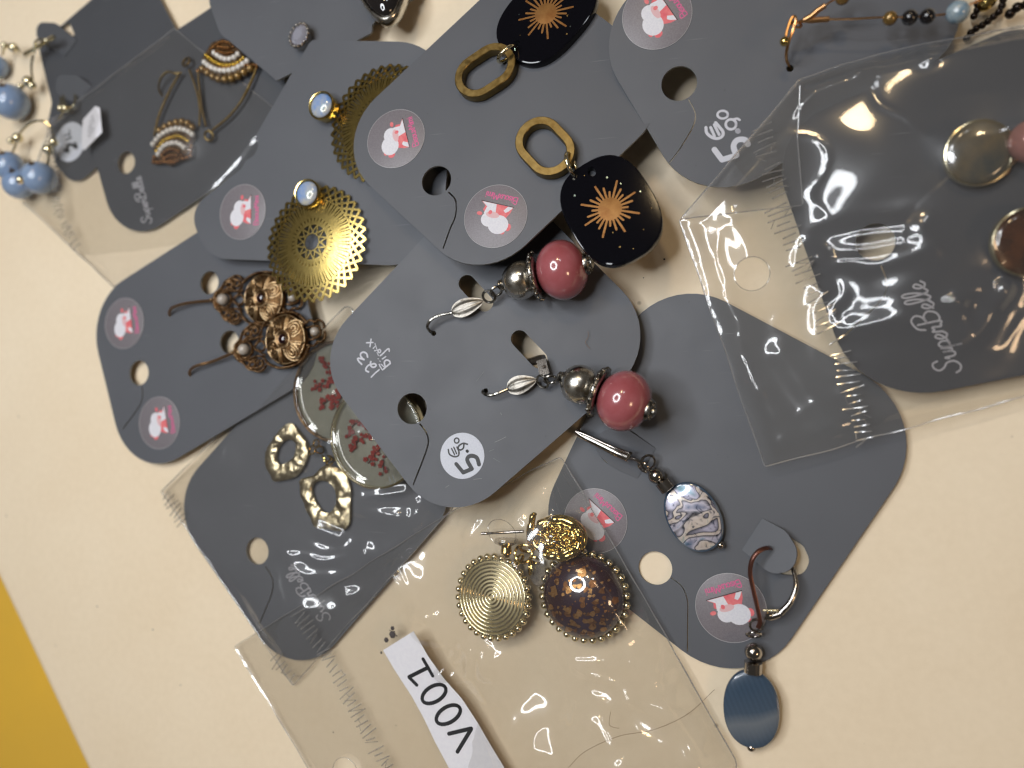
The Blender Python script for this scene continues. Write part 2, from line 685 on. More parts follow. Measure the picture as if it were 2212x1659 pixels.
def mat_card(name='grey_card_plastic', k=1.0):
    m, nt, b, out = nt_of(name)
    tc = N(nt, 'ShaderNodeTexCoord')
    n1 = N(nt, 'ShaderNodeTexNoise', Scale=38.0, Detail=4.0)
    n2 = N(nt, 'ShaderNodeTexNoise', Scale=2600.0, Detail=1.0)
    n3 = N(nt, 'ShaderNodeTexVoronoi', Scale=170.0)
    # thin scratches: noise stretched along one way
    mp = N(nt, 'ShaderNodeMapping'); mp.inputs['Scale'].default_value = (40, 1500, 40); mp.inputs['Rotation'].default_value = (0, 0, 0.9)
    n5 = N(nt, 'ShaderNodeTexNoise', Scale=1.0, Detail=2.0)
    n6 = N(nt, 'ShaderNodeTexNoise', Scale=70.0, Detail=2.0)
    for n in (n1, n2, n3, n6):
        nt.links.new(tc.outputs['Object'], n.inputs['Vector'])
    nt.links.new(tc.outputs['Object'], mp.inputs['Vector']); nt.links.new(mp.outputs[0], n5.inputs['Vector'])
    r1 = ramp(nt, [(0.3, (0.091 * k, 0.096 * k, 0.109 * k)), (0.7, (0.101 * k, 0.107 * k, 0.121 * k))])
    nt.links.new(n1.outputs['Fac'], r1.inputs[0])
    sp = N(nt, 'ShaderNodeMapRange'); sp.inputs['From Min'].default_value = 0.02; sp.inputs['From Max'].default_value = 0.05
    sp.inputs['To Min'].default_value = 0.35; sp.inputs['To Max'].default_value = 0
    nt.links.new(n3.outputs['Distance'], sp.inputs['Value'])
    mx = N(nt, 'ShaderNodeMix', data_type='RGBA')
    nt.links.new(sp.outputs[0], mx.inputs['Factor']); nt.links.new(r1.outputs[0], mx.inputs[6])
    mx.inputs[7].default_value = (0.055, 0.055, 0.06, 1)
    s1 = N(nt, 'ShaderNodeMapRange'); s1.inputs['From Min'].default_value = 0.70; s1.inputs['From Max'].default_value = 0.76
    nt.links.new(n5.outputs['Fac'], s1.inputs['Value'])
    s2 = N(nt, 'ShaderNodeMapRange'); s2.inputs['From Min'].default_value = 0.52; s2.inputs['From Max'].default_value = 0.66; s2.inputs['To Max'].default_value = 0.6
    nt.links.new(n6.outputs['Fac'], s2.inputs['Value'])
    mu = N(nt, 'ShaderNodeMath', operation='MULTIPLY'); nt.links.new(s1.outputs[0], mu.inputs[0]); nt.links.new(s2.outputs[0], mu.inputs[1])
    mx2 = N(nt, 'ShaderNodeMix', data_type='RGBA')
    nt.links.new(mu.outputs[0], mx2.inputs['Factor']); nt.links.new(mx.outputs[2], mx2.inputs[6])
    mx2.inputs[7].default_value = (0.30, 0.31, 0.33, 1)
    nt.links.new(mx2.outputs[2], b.inputs['Base Color'])
    n7 = N(nt, 'ShaderNodeTexNoise', Scale=55.0, Detail=5.0, Roughness=0.7)
    nt.links.new(tc.outputs['Object'], n7.inputs['Vector'])
    rr_ = N(nt, 'ShaderNodeMapRange'); rr_.inputs['From Min'].default_value = 0.35; rr_.inputs['From Max'].default_value = 0.65
    rr_.inputs['To Min'].default_value = 0.47; rr_.inputs['To Max'].default_value = 0.56
    nt.links.new(n7.outputs['Fac'], rr_.inputs['Value']); nt.links.new(rr_.outputs[0], b.inputs['Roughness'])
    b.inputs['Specular IOR Level'].default_value = 0.36
    bp = N(nt, 'ShaderNodeBump', Strength=0.10, Distance=0.00006)
    nt.links.new(n2.outputs['Fac'], bp.inputs['Height']); nt.links.new(bp.outputs[0], b.inputs['Normal'])
    return m


M_TABLE = mat_table()
M_YELLOW = pr('yellow_board', (0.72, 0.43, 0.04), 0.6, var=(0.02, (0.66, 0.40, 0.045)), dirt=(0.5, (0.30, 0.17, 0.02), 0.72, 0.80))
M_CUT = pr('cut_card_edge', (0.21, 0.215, 0.205), 0.6)
M_CARD = mat_card()
M_CARDD = mat_card('dimmed_grey_card_plastic', 0.64)  # darker copy of the card grey; weaker reflections put into the colour
M_STICK = pr('sticker_film', (0.155, 0.140, 0.155), 0.42, var=(3.2, (0.20, 0.185, 0.20)), bump=(3.0, 0.3, 0.03))
M_RIM = pr('sticker_rim', (0.42, 0.41, 0.42), 0.4)
M_WHITE = pr('white_print', (0.70, 0.70, 0.74), 0.6, var=(2.5, (0.62, 0.62, 0.68)))
M_INKW = pr('white_paint_pen', (0.55, 0.56, 0.62), 0.6)
M_INKS = pr('silver_print', (0.38, 0.38, 0.41), 0.5)
M_PINK = pr('pink_print', (0.62, 0.10, 0.26), 0.6)
M_ROSE = pr('rose_print', (0.66, 0.10, 0.13), 0.6, var=(0.8, (0.72, 0.20, 0.20)))
M_BLUSH = pr('blush_print', (0.66, 0.42, 0.44), 0.6)
M_INKB = pr('black_print', (0.012, 0.012, 0.014), 0.5)
M_PAPER = pr('white_paper', (0.74, 0.74, 0.78), 0.7, var=(0.9, (0.70, 0.70, 0.75)))
M_PRICE = pr('price_label_paper', (0.62, 0.65, 0.72), 0.7, var=(3.0, (0.55, 0.58, 0.66)))
M_FILM = clear('clear_bag_film', (0.955, 0.95, 0.94), 0.065, 0.50, 0.045, 0.018, soft=0.30)
M_BACK = clear('clear_bag_back', (0.955, 0.95, 0.935), 0.03, 0.4, 0.06, 0.012)
M_SEAM = clear('bag_seam', (0.84, 0.84, 0.84), 0.30, 0.7, 0.12, 0.18)
M_RIB = clear('seal_rib', (0.75, 0.74, 0.72), 0.32, 0.7, 0.14, 0.20)
M_GOLD = pr('polished_gold', (0.70, 0.53, 0.20), 0.14, 1.0, var=(0.6, (0.58, 0.43, 0.15)))
M_PALE = pr('pale_gold', (0.82, 0.75, 0.53), 0.18, 1.0, var=(0.8, (0.74, 0.66, 0.44)))
M_LACE = pr('stamped_brass', (0.66, 0.50, 0.17), 0.27, 1.0, var=(1.2, (0.48, 0.35, 0.11)), bump=(4.0, 0.25, 0.02))
M_BRASS = pr('brushed_old_brass', (0.25, 0.18, 0.07), 0.38, 1.0, var=(0.5, (0.17, 0.115, 0.04)), bump=(3.0, 0.15, 0.02), rvar=(0.8, 0.28, 0.5))
M_BRONZE = pr('antique_bronze', (0.38, 0.25, 0.135), 0.32, 1.0, dirt=(0.8, (0.09, 0.045, 0.02), 0.42, 0.62))
M_COPPER = pr('copper_wire', (0.55, 0.30, 0.13), 0.28, 1.0)
M_SILVER = pr('worn_silver', (0.66, 0.64, 0.59), 0.20, 1.0, dirt=(0.22, (0.30, 0.25, 0.18), 0.52, 0.68), rvar=(0.3, 0.10, 0.36))
M_ANTSIL = pr('antique_silver', (0.42, 0.40, 0.36), 0.26, 1.0, dirt=(1.1, (0.06, 0.055, 0.045), 0.48, 0.60))
M_STEEL = pr('gunmetal_steel', (0.40, 0.37, 0.34), 0.15, 1.0)
M_BROWNENAMEL = pr('brown_lever_wire', (0.12, 0.05, 0.036), 0.30, 0.7)
M_BLACK = pr('black_resin', (0.003, 0.003, 0.005), 0.05, spec=0.3, coat=0.0)
M_SUN = pr('inlaid_copper_foil', (0.30, 0.155, 0.05), 0.5, 0.7, var=(0.25, (0.20, 0.085, 0.022)), bump=(5, 0.2, 0.02))
M_PINKB = pr('pink_ceramic_bead', (0.30, 0.066, 0.072), 0.20, coat=1.0, var=(0.13, (0.38, 0.115, 0.13)), bump=(0.25, 0.06, 0.1), dirt=(0.5, (0.52, 0.26, 0.27), 0.66, 0.78))
M_PEARL = pr('white_pearl', (0.40, 0.36, 0.31), 0.2, coat=0.6)
M_SEEDW = pr('white_seed_bead', (0.70, 0.67, 0.62), 0.25, coat=0.5)
M_SEEDG = pr('gold_seed_bead', (0.60, 0.40, 0.06), 0.22, 0.9)
M_SEEDB = pr('brown_seed_bead', (0.22, 0.10, 0.03), 0.22, 0.8)
M_BLUEB = pr('blue_stone_bead', (0.18, 0.27, 0.44), 0.18, coat=0.7, var=(0.15, (0.25, 0.34, 0.49)))
M_LEAF = pr('tarnished_silver_leaf', (0.22, 0.205, 0.18), 0.36, 1.0, dirt=(0.9, (0.12, 0.105, 0.085), 0.50, 0.64))
M_OPAL = pr('opal_cabochon', (0.52, 0.50, 0.42), 0.2, coat=0.9, var=(0.26, (0.16, 0.30, 0.62)), film=420)
M_DARKGEM = pr('dark_garnet', (0.015, 0.003, 0.004), 0.06, coat=1.0)
M_DARKGLASS = pr('dark_glass_cabochon', (0.012, 0.010, 0.010), 0.04, coat=1.0)
M_CRYSTAL = pr('crystal_stone', (0.55, 0.56, 0.66), 0.05, 0.55, film=500)
M_RESIN = pr('grey_green_resin', (0.32, 0.325, 0.28), 0.35, var=(0.2, (0.37, 0.375, 0.33)))
M_FLOWER = pr('pressed_red_flower', (0.30, 0.012, 0.010), 0.6, var=(1.5, (0.42, 0.03, 0.02)))
M_STEM = pr('flower_stem', (0.10, 0.03, 0.02), 0.6)
M_GLAZE = clear('clear_resin_cap', (0.97, 0.97, 0.95), 0.10, 0.6, 0.02, 0.0)
M_RUBBER = clear('clear_ear_nut', (0.80, 0.78, 0.74), 0.10, 0.6, 0.08, 0.08)
M_PURPLE = pr('purple_resin', (0.030, 0.014, 0.044), 0.3, var=(0.16, (0.04, 0.012, 0.014)))
M_FLAKE = pr('gold_leaf_flake', (0.62, 0.36, 0.15), 0.38, 0.85, var=(1.6, (0.42, 0.20, 0.06)), bump=(3, 0.6, 0.06))
M_FLAKED = pr('brown_leaf_flake', (0.30, 0.13, 0.045), 0.4, 0.7, var=(1.6, (0.16, 0.06, 0.02)), bump=(3, 0.6, 0.06))
M_GROOVE = pr('dull_gold_ground', (0.46, 0.39, 0.24), 0.5, 1.0)
M_FLAKEB = pr('iridescent_fleck', (0.30, 0.42, 0.42), 0.2, 0.9)
M_MOP = pr('grey_gold_shell', (0.13, 0.10, 0.055), 0.18, coat=1.0, var=(0.12, (0.05, 0.055, 0.05)))
M_AGATE = pr('brown_banded_shell', (0.10, 0.035, 0.012), 0.15, coat=1.0, var=(0.13, (0.012, 0.008, 0.006)))
M_ROSEP = pr('rose_pearl', (0.42, 0.20, 0.17), 0.16, 0.3, coat=1.0, film=520)
M_BLUEM = pr('blue_marbled_bead', (0.06, 0.16, 0.26), 0.18, coat=0.8, var=(0.35, (0.34, 0.40, 0.42)))
M_BRONZEB = pr('bronze_glass_bead', (0.26, 0.16, 0.05), 0.2, 0.6, coat=0.6)
M_BLACKB = pr('black_glass_bead', (0.008, 0.007, 0.008), 0.1, coat=0.7)
M_CHAIN = pr('black_chain_metal', (0.03, 0.022, 0.018), 0.25, 0.8)
M_HAIR = pr('hair', (0.18, 0.10, 0.05), 0.5)
M_CRUMB = pr('dark_crumb', (0.06, 0.05, 0.05), 0.8)


def mat_abalone():
    m, nt, b, out = nt_of('abalone_shell')
    tc = N(nt, 'ShaderNodeTexCoord')
    n1 = N(nt, 'ShaderNodeTexNoise', Scale=95.0, Detail=2.0, Distortion=1.1)
    n2 = N(nt, 'ShaderNodeTexNoise', Scale=330.0, Detail=3.0, Distortion=2.0)
    for n in (n1, n2): nt.links.new(tc.outputs['Object'], n.inputs['Vector'])
    r = ramp(nt, [(0.28, (0.04, 0.05, 0.09)), (0.36, (0.24, 0.27, 0.36)), (0.42, (0.55, 0.54, 0.60)), (0.462, (0.03, 0.03, 0.035)), (0.470, (0.60, 0.55, 0.50)), (0.51, (0.62, 0.55, 0.45)), (0.515, (0.04, 0.04, 0.05)), (0.55, (0.48, 0.47, 0.56)), (0.66, (0.10, 0.20, 0.24))])
    nt.links.new(n1.outputs['Fac'], r.inputs[0])
    r2 = ramp(nt, [(0.34, (0.20, 0.22, 0.28)), (0.42, (0.85, 0.82, 0.86)), (0.60, (1.0, 0.97, 1.0)), (0.7, (0.45, 0.62, 0.70))])
    nt.links.new(n2.outputs['Fac'], r2.inputs[0])
    mx = N(nt, 'ShaderNodeMix', data_type='RGBA', blend_type='MULTIPLY'); mx.inputs['Factor'].default_value = 1
    nt.links.new(r.outputs[0], mx.inputs[6]); nt.links.new(r2.outputs[0], mx.inputs[7])
    nt.links.new(mx.outputs[2], b.inputs['Base Color'])
    b.inputs['Metallic'].default_value = 0.25
    b.inputs['Roughness'].default_value = 0.22
    b.inputs['Coat Weight'].default_value = 1.0
    return m


def mat_blueshell():
    m, nt, b, out = nt_of('blue_dyed_shell')
    tc = N(nt, 'ShaderNodeTexCoord')
    mp = N(nt, 'ShaderNodeMapping'); mp.inputs['Rotation'].default_value = (0, 0, 1.15)
    n1 = N(nt, 'ShaderNodeTexWave', Scale=310.0, Distortion=1.2, Detail=2.0)
    n1.inputs['Detail Scale'].default_value = 3.0
    n2 = N(nt, 'ShaderNodeTexNoise', Scale=90.0, Detail=1.0)
    nt.links.new(tc.outputs['Object'], mp.inputs['Vector']); nt.links.new(mp.outputs[0], n1.inputs['Vector'])
    nt.links.new(tc.outputs['Object'], n2.inputs['Vector'])
    r = ramp(nt, [(0.0, (0.036, 0.062, 0.100)), (1.0, (0.042, 0.072, 0.114))])
    nt.links.new(n1.outputs['Fac'], r.inputs[0])
    sp = N(nt, 'ShaderNodeSeparateXYZ'); nt.links.new(mp.outputs[0], sp.inputs[0])
    mx = N(nt, 'ShaderNodeMix', data_type='RGBA')
    s0 = N(nt, 'ShaderNodeSeparateXYZ'); nt.links.new(tc.outputs['Object'], s0.inputs[0])
    ma = N(nt, 'ShaderNodeMath', operation='MULTIPLY_ADD'); ma.inputs[1].default_value = 0.42
    nt.links.new(s0.outputs[1], ma.inputs[0]); nt.links.new(s0.outputs[0], ma.inputs[2])
    mb_ = N(nt, 'ShaderNodeMath', operation='MULTIPLY_ADD'); mb_.inputs[1].default_value = 0.0035; nt.links.new(n2.outputs['Fac'], mb_.inputs[0]); nt.links.new(ma.outputs[0], mb_.inputs[2])
    mr = ramp(nt, [(0.0, (0, 0, 0)), (0.42, (.12, .12, .12)), (0.60, (.75, .75, .75)), (0.80, (.45, .45, .45)), (1.0, (0.1, .1, .1))])  # pale band across the shell: its sheen painted into the colour
    m01 = N(nt, 'ShaderNodeMapRange'); m01.inputs['From Min'].default_value = -0.003; m01.inputs['From Max'].default_value = 0.009
    nt.links.new(mb_.outputs[0], m01.inputs['Value']); nt.links.new(m01.outputs[0], mr.inputs[0]); nt.links.new(mr.outputs[0], mx.inputs['Factor'])
    nt.links.new(r.outputs[0], mx.inputs[6]); mx.inputs[7].default_value = (0.17, 0.185, 0.20, 1)
    nt.links.new(mx.outputs[2], b.inputs['Base Color'])
    b.inputs['Roughness'].default_value = 0.22; b.inputs['Coat Weight'].default_value = 0.8
    return m


M_DOMEB = pr('dark_bronze_ground', (0.11, 0.06, 0.026), 0.45, 1.0, dirt=(0.7, (0.05, 0.028, 0.012), 0.45, 0.62), bump=(1.2, .3, .1))
M_DOME = pr('rubbed_bronze', (0.54, 0.39, 0.22), 0.28, 1.0, dirt=(0.6, (0.20, 0.11, 0.045), 0.48, 0.66))
M_ABALONE, M_BLUESHELL = mat_abalone(), mat_blueshell()

# ================================================================== the setting
def build_table():
    e0, e1 = P(0, 1271.6), P(179.5, 1659)
    t = (e1 - e0).normalized()                 # along the edge
    nrm = V((-t.y, t.x, 0))                    # towards the table
    if nrm.dot(P(1106, 829) - e0) < 0: nrm = -nrm
    r = 5.0
    prof = [(700, 0.0)] + [(400 - 0, 0.0), (60, 0.0)] + [(r - r * math.sin(a), -r + r * math.cos(a)) for a in [i * pi / 2 / 8 for i in range(9)]] + [(0.0, -22.0), (700, -22.0)]
    off = 1.1
    mb = MB()
    L = [-700, 900]
    vs = []
    for l in L:
        for a, z in prof:
            p = e0 + t * l + nrm * (a - off)
            vs.append((p.x, p.y, z))
    n = len(prof)
    fs = [(i, i + 1, n + i + 1, n + i) for i in range(n - 1)]
    fs += [tuple(range(n)), tuple(range(2 * n - 1, n - 1, -1)), (n - 1, 0, n, 2 * n - 1)]
    mb.add(vs, fs)
    tag(mb.build('table', M_TABLE, sharp=50), kind='structure')
    mb = MB()
    vs = []
    for l, a in ((-700, -500), (900, -500), (900, -2.5), (-700, -2.5)):
        p = e0 + t * l + nrm * a
        vs.append((p.x, p.y, -7.0))
    mb.add(vs + [(x, y, -25.0) for x, y, z in vs], [(0, 1, 2, 3), (7, 6, 5, 4), (0, 4, 5, 1), (1, 5, 6, 2), (2, 6, 7, 3), (3, 7, 4, 0)])
    tag(mb.build('yellow_board', M_YELLOW, sharp=30), kind='structure')


build_table()

# ================================================================== cards
PL5 = Pl((205, 725, 2.2), (345, 990, 2.6), (600, 400, 4.5))
PL4 = Pl((450, 480, 8.0), (860, 560, 9.0), (740, 90, 9.0))
PL9 = Pl((240, 480, 1.5), (220, 300, 2.5), (520, 250, 2.5))
PLA = Pl((130, 20, 1.2), (150, 360, 1.2), (330, 20, 2.0))
PLO = Pl((460, 20, 7.0), (596, 172, 6.8), (800, 60, 5.0))
PL2 = Pl((780, 300, 14.5), (1010, 560, 16.5), (1400, 270, 11.5))
PL1 = Pl((720, 775, 12.5), (960, 1085, 11.0), (1370, 735, 5.5))
PL3 = Pl((1305, 100, 13.0), (1560, 410, 9.5), (2090, 80, 6.5))
PL7 = Pl((1720, 300, 10.0), (1900, 830, 6.0), (2212, 700, 5.0))
PL8 = Pl((1380, 720, 1.2), (1950, 950, 2.0), (1560, 1430, 1.0))
PL6 = Pl((410, 1080, 1.4), (650, 1390, 1.4), (960, 1100, 2.4))
THK = 0.55


def holes_of(pl, spec):
    out = []
    for h in spec:
        if h[0] == 'c':
            out.append(circ(pl.uv(*h[1]), h[2], 40 if h[2] > 1.5 else 14))
        elif h[0] == 's':
            pts = crom([V((*pl.uv(*q), 0)) for q in h[1]], 5)
            out.append(stroke_poly([p.xy for p in pts], h[2]))
        elif h[0] == 'st':
            a, b = V(pl.uv(*h[1])), V(pl.uv(*h[2]))
            u = (b - a).normalized(); n = V((-u.y, u.x)); r = h[3]
            poly = [b + (u * math.sin(t) + n * math.cos(t)) * r for t in [i * pi / 12 for i in range(13)]]
            poly += [a + (-u * math.sin(t) - n * math.cos(t)) * r for t in [i * pi / 12 for i in range(13)]]
            out.append([tuple(p) for p in poly])
        elif h[0] == 'p':
            out.append(round_poly([(*pl.uv(q[0], q[1]), q[2]) for q in h[1]], 6))
    return out


def card(label, pl, verts, holes=(), seed=0, bend=0.10, group='grey earring cards', mat=None):
    t = thing('earring_card', label, 'card', pl.M(), group)
    poly = round_poly([(*pl.uv(q[0], q[1]), q[2]) for q in verts], 12)
    f = lambda u, v: -0.5 * bend * (1 + noise.noise(V((u * 0.03, v * 0.03, seed * 3.1))))
    mb = MB()
    sides = []
    plate(mb, poly, holes_of(pl, holes), f, THK, 5.0, sides)
    o = mb.build('backing', mat or M_CARD, t, sharp=30)
    o.data.materials.append(M_CUT)
    for i in sides: o.data.polygons[i].material_index = 1
    return t


def flap(pl3, parent, pl, verts, name='cut_tab', mat=None):
    """a tab cut in the card and bent up about its hinge; built in world space, parented to its card"""
    poly = round_poly([(*pl3.uv(q[0], q[1]), q[2]) for q in verts], 8)
    mb = MB()
    plate(mb, poly, [], lambda u, v: 0.0, THK, 3.0)
    Mi = pl.M().inverted() @ pl3.M()
    return mb.build(name, mat or M_CARD, parent, M=Mi, sharp=30)


def hinge(pl, a, b, tip, h):
    """plane through hinge points a, b on pl and a tip lifted by h"""
    return Pl(pl.at(*a, 0.15), pl.at(*b, 0.15), pl.at(*tip, h), raw=True)


# ---- lettering ---------------------------------------------------------------
def arc(cx, cy, rx, ry, a0, a1, n=10):
    return [(cx + rx * math.cos(math.radians(a0 + (a1 - a0) * i / n)), cy + ry * math.sin(math.radians(a0 + (a1 - a0) * i / n))) for i in range(n + 1)]


GL = {
    'B': (.72, [[(0, 0), (0, 1), (.4, 1), (.56, .86), (.56, .66), (.4, .54), (0, .54)], [(.4, .54), (.64, .42), (.64, .14), (.45, 0), (0, 0)]]),
    'i': (.24, [[(.1, 0), (.1, .58)], [(.1, .82), (.1, .86)]]),
    's': (.5, [[(.38, .52), (.2, .6), (.04, .48), (.12, .36), (.32, .26), (.38, .12), (.2, 0), (0, .08)]]),
    'o': (.56, [arc(.22, .3, .22, .3, 90, 450)]),
    'u': (.56, [[(0, .6), (0, .16), (.16, 0), (.36, .08), (.42, .2)], [(.42, .6), (.42, 0)]]),
    'x': (.5, [[(0, .6), (.4, 0)], [(.4, .6), (0, 0)]]),
    'M': (.86, [[(0, 0), (.08, 1), (.36, .3), (.64, 1), (.74, 0)]]),
    'm': (.78, [[(0, 0), (0, .6)], [(0, .4), (.16, .6), (.32, .48), (.32, 0)], [(.32, .4), (.48, .6), (.64, .48), (.64, 0)]]),
}
SC = {
    'S': (.62, [[(.62, .78), (.56, .97), (.36, 1.0), (.2, .84), (.28, .62), (.46, .44), (.46, .16), (.24, 0), (.02, .08), (-.06, .26)]]),
    'u': (.44, [[(0, .3), (.08, .44), (.08, .1), (.18, 0), (.3, .1), (.34, .44), (.34, .08), (.44, .06)]]),
    'p': (.44, [[(0, .1), (.1, .44), (.06, -.4), (.1, .3), (.26, .46), (.38, .3), (.3, .06), (.12, .06), (.44, .08)]]),
    'e': (.36, [[(0, .08), (.18, .2), (.28, .36), (.18, .46), (.06, .3), (.08, .08), (.22, 0), (.36, .12)]]),
    'r': (.34, [[(0, .1), (.08, .48), (.14, .38), (.28, .42), (.24, .1), (.34, .06)]]),
    'B': (.76, [[(.2, .9), (.16, .1), (.08, 0), (.0, .08)], [(-.1, .7), (.04, .98), (.42, 1.08), (.62, .88), (.5, .64), (.2, .54), (.5, .56), (.68, .36), (.56, .08), (.3, 0), (.14, .1)]]),
    'l': (.3, [[(0, .08), (.2, .5), (.26, .92), (.16, 1.02), (.08, .8), (.08, .2), (.16, 0), (.3, .1)]]),
}


def lettering(name, text, glyphs, pl, parent, d0, d1, cap, w, mat, h=0.03, slant=0.0, M0=None):
    """text with its baseline from d0 to d1 on the plane pl"""
    a, b = V(pl.uv(*d0)), V(pl.uv(*d1))
    tot = sum(glyphs[c][0] for c in text)
    sx = (b - a).length / tot
    u = (b - a).normalized(); n = V((-u.y, u.x))
    mb = MB()
    x = 0.0
    for i, c in enumerate(text):
        for st in glyphs[c][1]:
            st = crom([V((*q, 0)) for q in st], 5) if len(st) > 2 else [V((*q, 0)) for q in st]
            pts = [a + u * ((x + q.x + slant * q.y) * sx) + n * (q.y * cap) for q in st]
            mb.ribbon(pts, w, h + 0.003 * (i % 3))
        x += glyphs[c][0]
    return mb.build(name, mat, parent, sharp=None)


def pen(name, crop, strokes, wpx, pl, parent, mat, h=0.03, smooth=True):
    mb = MB()
    k = (V(pl.uv(*crop(strokes[0][0][0] + 20, strokes[0][0][1]))) - V(pl.uv(*crop(*strokes[0][0])))).length / 20
    for i, st in enumerate(strokes):
        w = wpx[i] if isinstance(wpx, (list, tuple)) else wpx
        pts = [V((*pl.uv(*crop(*q)), 0)) for q in st]
        if smooth and len(pts) > 2: pts = crom(pts, 5)
        mb.ribbon(pts, w * k, h + 0.006 * i)
    return mb.build(name, mat, parent, sharp=None)


def ell(cx, cy, rx, ry, n=14):
    return [(cx + rx * math.cos(2 * pi * i / n), cy + ry * math.sin(2 * pi * i / n)) for i in range(n + 1)]


def sticker(pl, parent, c, to, dia=14.8):
    """round see-through shop sticker; 'to' is where its text line points"""
    o = V(pl.uv(*c)); d = (V(pl.uv(*to)) - o).normalized()
    R = dia / 2
    n = V((-d.y, d.x))
    q = lambda x, y: o + d * (x * R) + n * (y * R)
    mb = MB()
    mb.lathe([(R, -.02), (R, 0.05), (R - .06, .07), (1e-5, .07)], 48, Matrix.Translation((o.x, o.y, 0)))
    s = mb.build('sticker', M_STICK, parent, sharp=25)
    mb = MB(); mb.tube([(o.x + R * math.cos(a), o.y + R * math.sin(a), .05) for a in [2 * pi * i / 64 for i in range(64)]], .065, 5, True)
    mb.build('sticker_edge', M_RIM, s)

    def blob(pts, z, mat, name):
        m = MB()
        ps = [q(*p) for p in pts]
        m.add([(p.x, p.y, z) for p in ps], [tuple(range(len(ps)))])
        return m.build(name, mat, s, sharp=None)
    e = lambda cx, cy, rx, ry, n=20: [(cx + rx * math.cos(2 * pi * i / n), cy + ry * math.sin(2 * pi * i / n)) for i in range(n)]
    blob([(-.49, -.40), (.60, -.40), (.60, -.375), (-.49, -.375)], .082, M_INKB, 'print_line')
    blob([(-.47, -.375), (.58, -.375), (.42, -.26), (.46, -.12), (.30, .02), (.0, .06), (-.34, .0), (-.44, -.2)], .086, M_ROSE, 'print_patch')
    blob([(.08, -.37), (.56, -.37), (.36, -.24), (.40, -.02), (.2, .1), (.02, -.06)], .09, M_WHITE, 'print_patch')
    blob([(-.47, -.37), (-.30, -.37), (-.2, -.22), (-.28, -.16), (-.36, -.22)], .09, M_WHITE, 'print_patch')
    blob(e(-.17, .24, .33, .30), .093, M_WHITE, 'print_patch')
    blob(e(.17, .14, .26, .24), .096, M_WHITE, 'print_patch')
    blob(e(.10, -.02, .22, .10), .099, M_BLUSH, 'print_patch')
    blob(e(.20, -.08, .06, .07), .102, M_ROSE, 'print_patch')
    blob(e(-.50, .26, .10, .12), .09, M_ROSE, 'print_patch')
    blob(e(-.37, .45, .08, .06), .09, M_ROSE, 'print_patch')
    blob(e(.53, .02, .09, .06), .09, M_ROSE, 'print_patch')
    text = 'BisouxMimi'
    tot = sum(GL[ch][0] for ch in text)
    m = MB(); x = 0
    for ch in text:
        for st in GL[ch][1]:
            pts = crom([V((*p, 0)) for p in st], 4) if len(st) > 2 else [V((*p, 0)) for p in st]
            m.ribbon([q(-.52 + (x + p.x) / tot * 1.06, -.70 + p.y * .20) for p in pts], .22, .082)
        x += GL[ch][0]
    m.build('shop_name', M_PINK, s, sharp=None)
    return s


# -- card with blue bead earrings, far left
cA = card('grey card with bent-out tabs holding blue bead earrings, far left corner', PLA,
          [(82, 98, 3), (112, 222, 3), (104, 262, 2), (118, 352, 3), (160, 404, 10), (430, 160, 6), (300, -90, 8)],
          [('p', [(*A0(440, 200), .6), (*A0(500, 160), .8), (*A0(560, 290), .6)])], 1, mat=M_CARDD)
PLAt = hinge(PLA, A0(560, 290), A0(470, 415), A0(300, 190), 3.0)
flap(PLAt, cA, PLA, [(*A0(265, 160), 2.5), (*A0(400, 165), 3), (*A0(560, 290), .3), (*A0(470, 410), .3), (*A0(265, 290), 3)], mat=M_CARDD)
PLAu = hinge(PLA, A0(700, 650), A0(600, 780), A0(430, 600), 3.0)
flap(PLAu, cA, PLA, [(*A0(410, 545), 2.5), (*A0(560, 545), 3), (*A0(700, 650), .3), (*A0(600, 780), .3), (*A0(400, 680), 3)], mat=M_CARDD)
pen('price_mark', A0, [[(505, 945), (510, 1000)], [(470, 985), (500, 975)], [(480, 1015), (520, 1000)], [(545, 1040), (560, 1075), (520, 1050), (490, 1060), (500, 1100), (470, 1090)]], [9, 8, 8, 16], PLA, cA, M_INKB, .09)
_m = MB(); _o = PLA.uv(*A0(510, 1030)); _m.lathe([(6.2, -.02), (6.2, .05), (1e-5, .05)], 32, Matrix.Translation((*_o, 0)))
_m.build('price_label', M_PRICE, cA)

c9 = card('grey bagged card with silver SuperBelle script and seed bead fan earrings', PL9,
          [(166, 207, 6), (261, 545, 15), (640, 284, 10), (560, -53, 8)],
          [('c', A0(915, 1180), 3.3)], 2, mat=M_CARDD)
lettering('printed_script', 'SuperBelle', SC, PL9, c9, A0(1105, 1610), A0(1022, 1275), 3.6, .34, M_INKS, slant=.12)

c0 = card('grey card with notched edge holding one clear crystal stud, top edge', PLO,
          [(450, -60, 0), (452, 8, 5), (475, 72, 6), (597, 174, 1.5), (804, 70, 1.5), (803, 55, 1), (812, 42, 1), (905, -10, 2), (905, -60, 0)], [], 3)

c5 = card('grey card with two round stickers holding bronze filigree earrings, at left', PL5,
          [(186, 656, 17), (282, 1051, 17), (700, 800, 12), (600, 390, 12)],
          [('c', B0(1008, 1232), 3.6), ('s', [B0(1030, 1328), B0(1034, 1410), B0(1000, 1490), B0(890, 1640)], .34),
           ('c', H0(580, 420), 3.2), ('c', H0(830, 1160), 3.2)], 4)
sticker(PL5, c5, (268.5, 698.5), (262, 650))
sticker(PL5, c5, (344, 913.5), (336, 866))

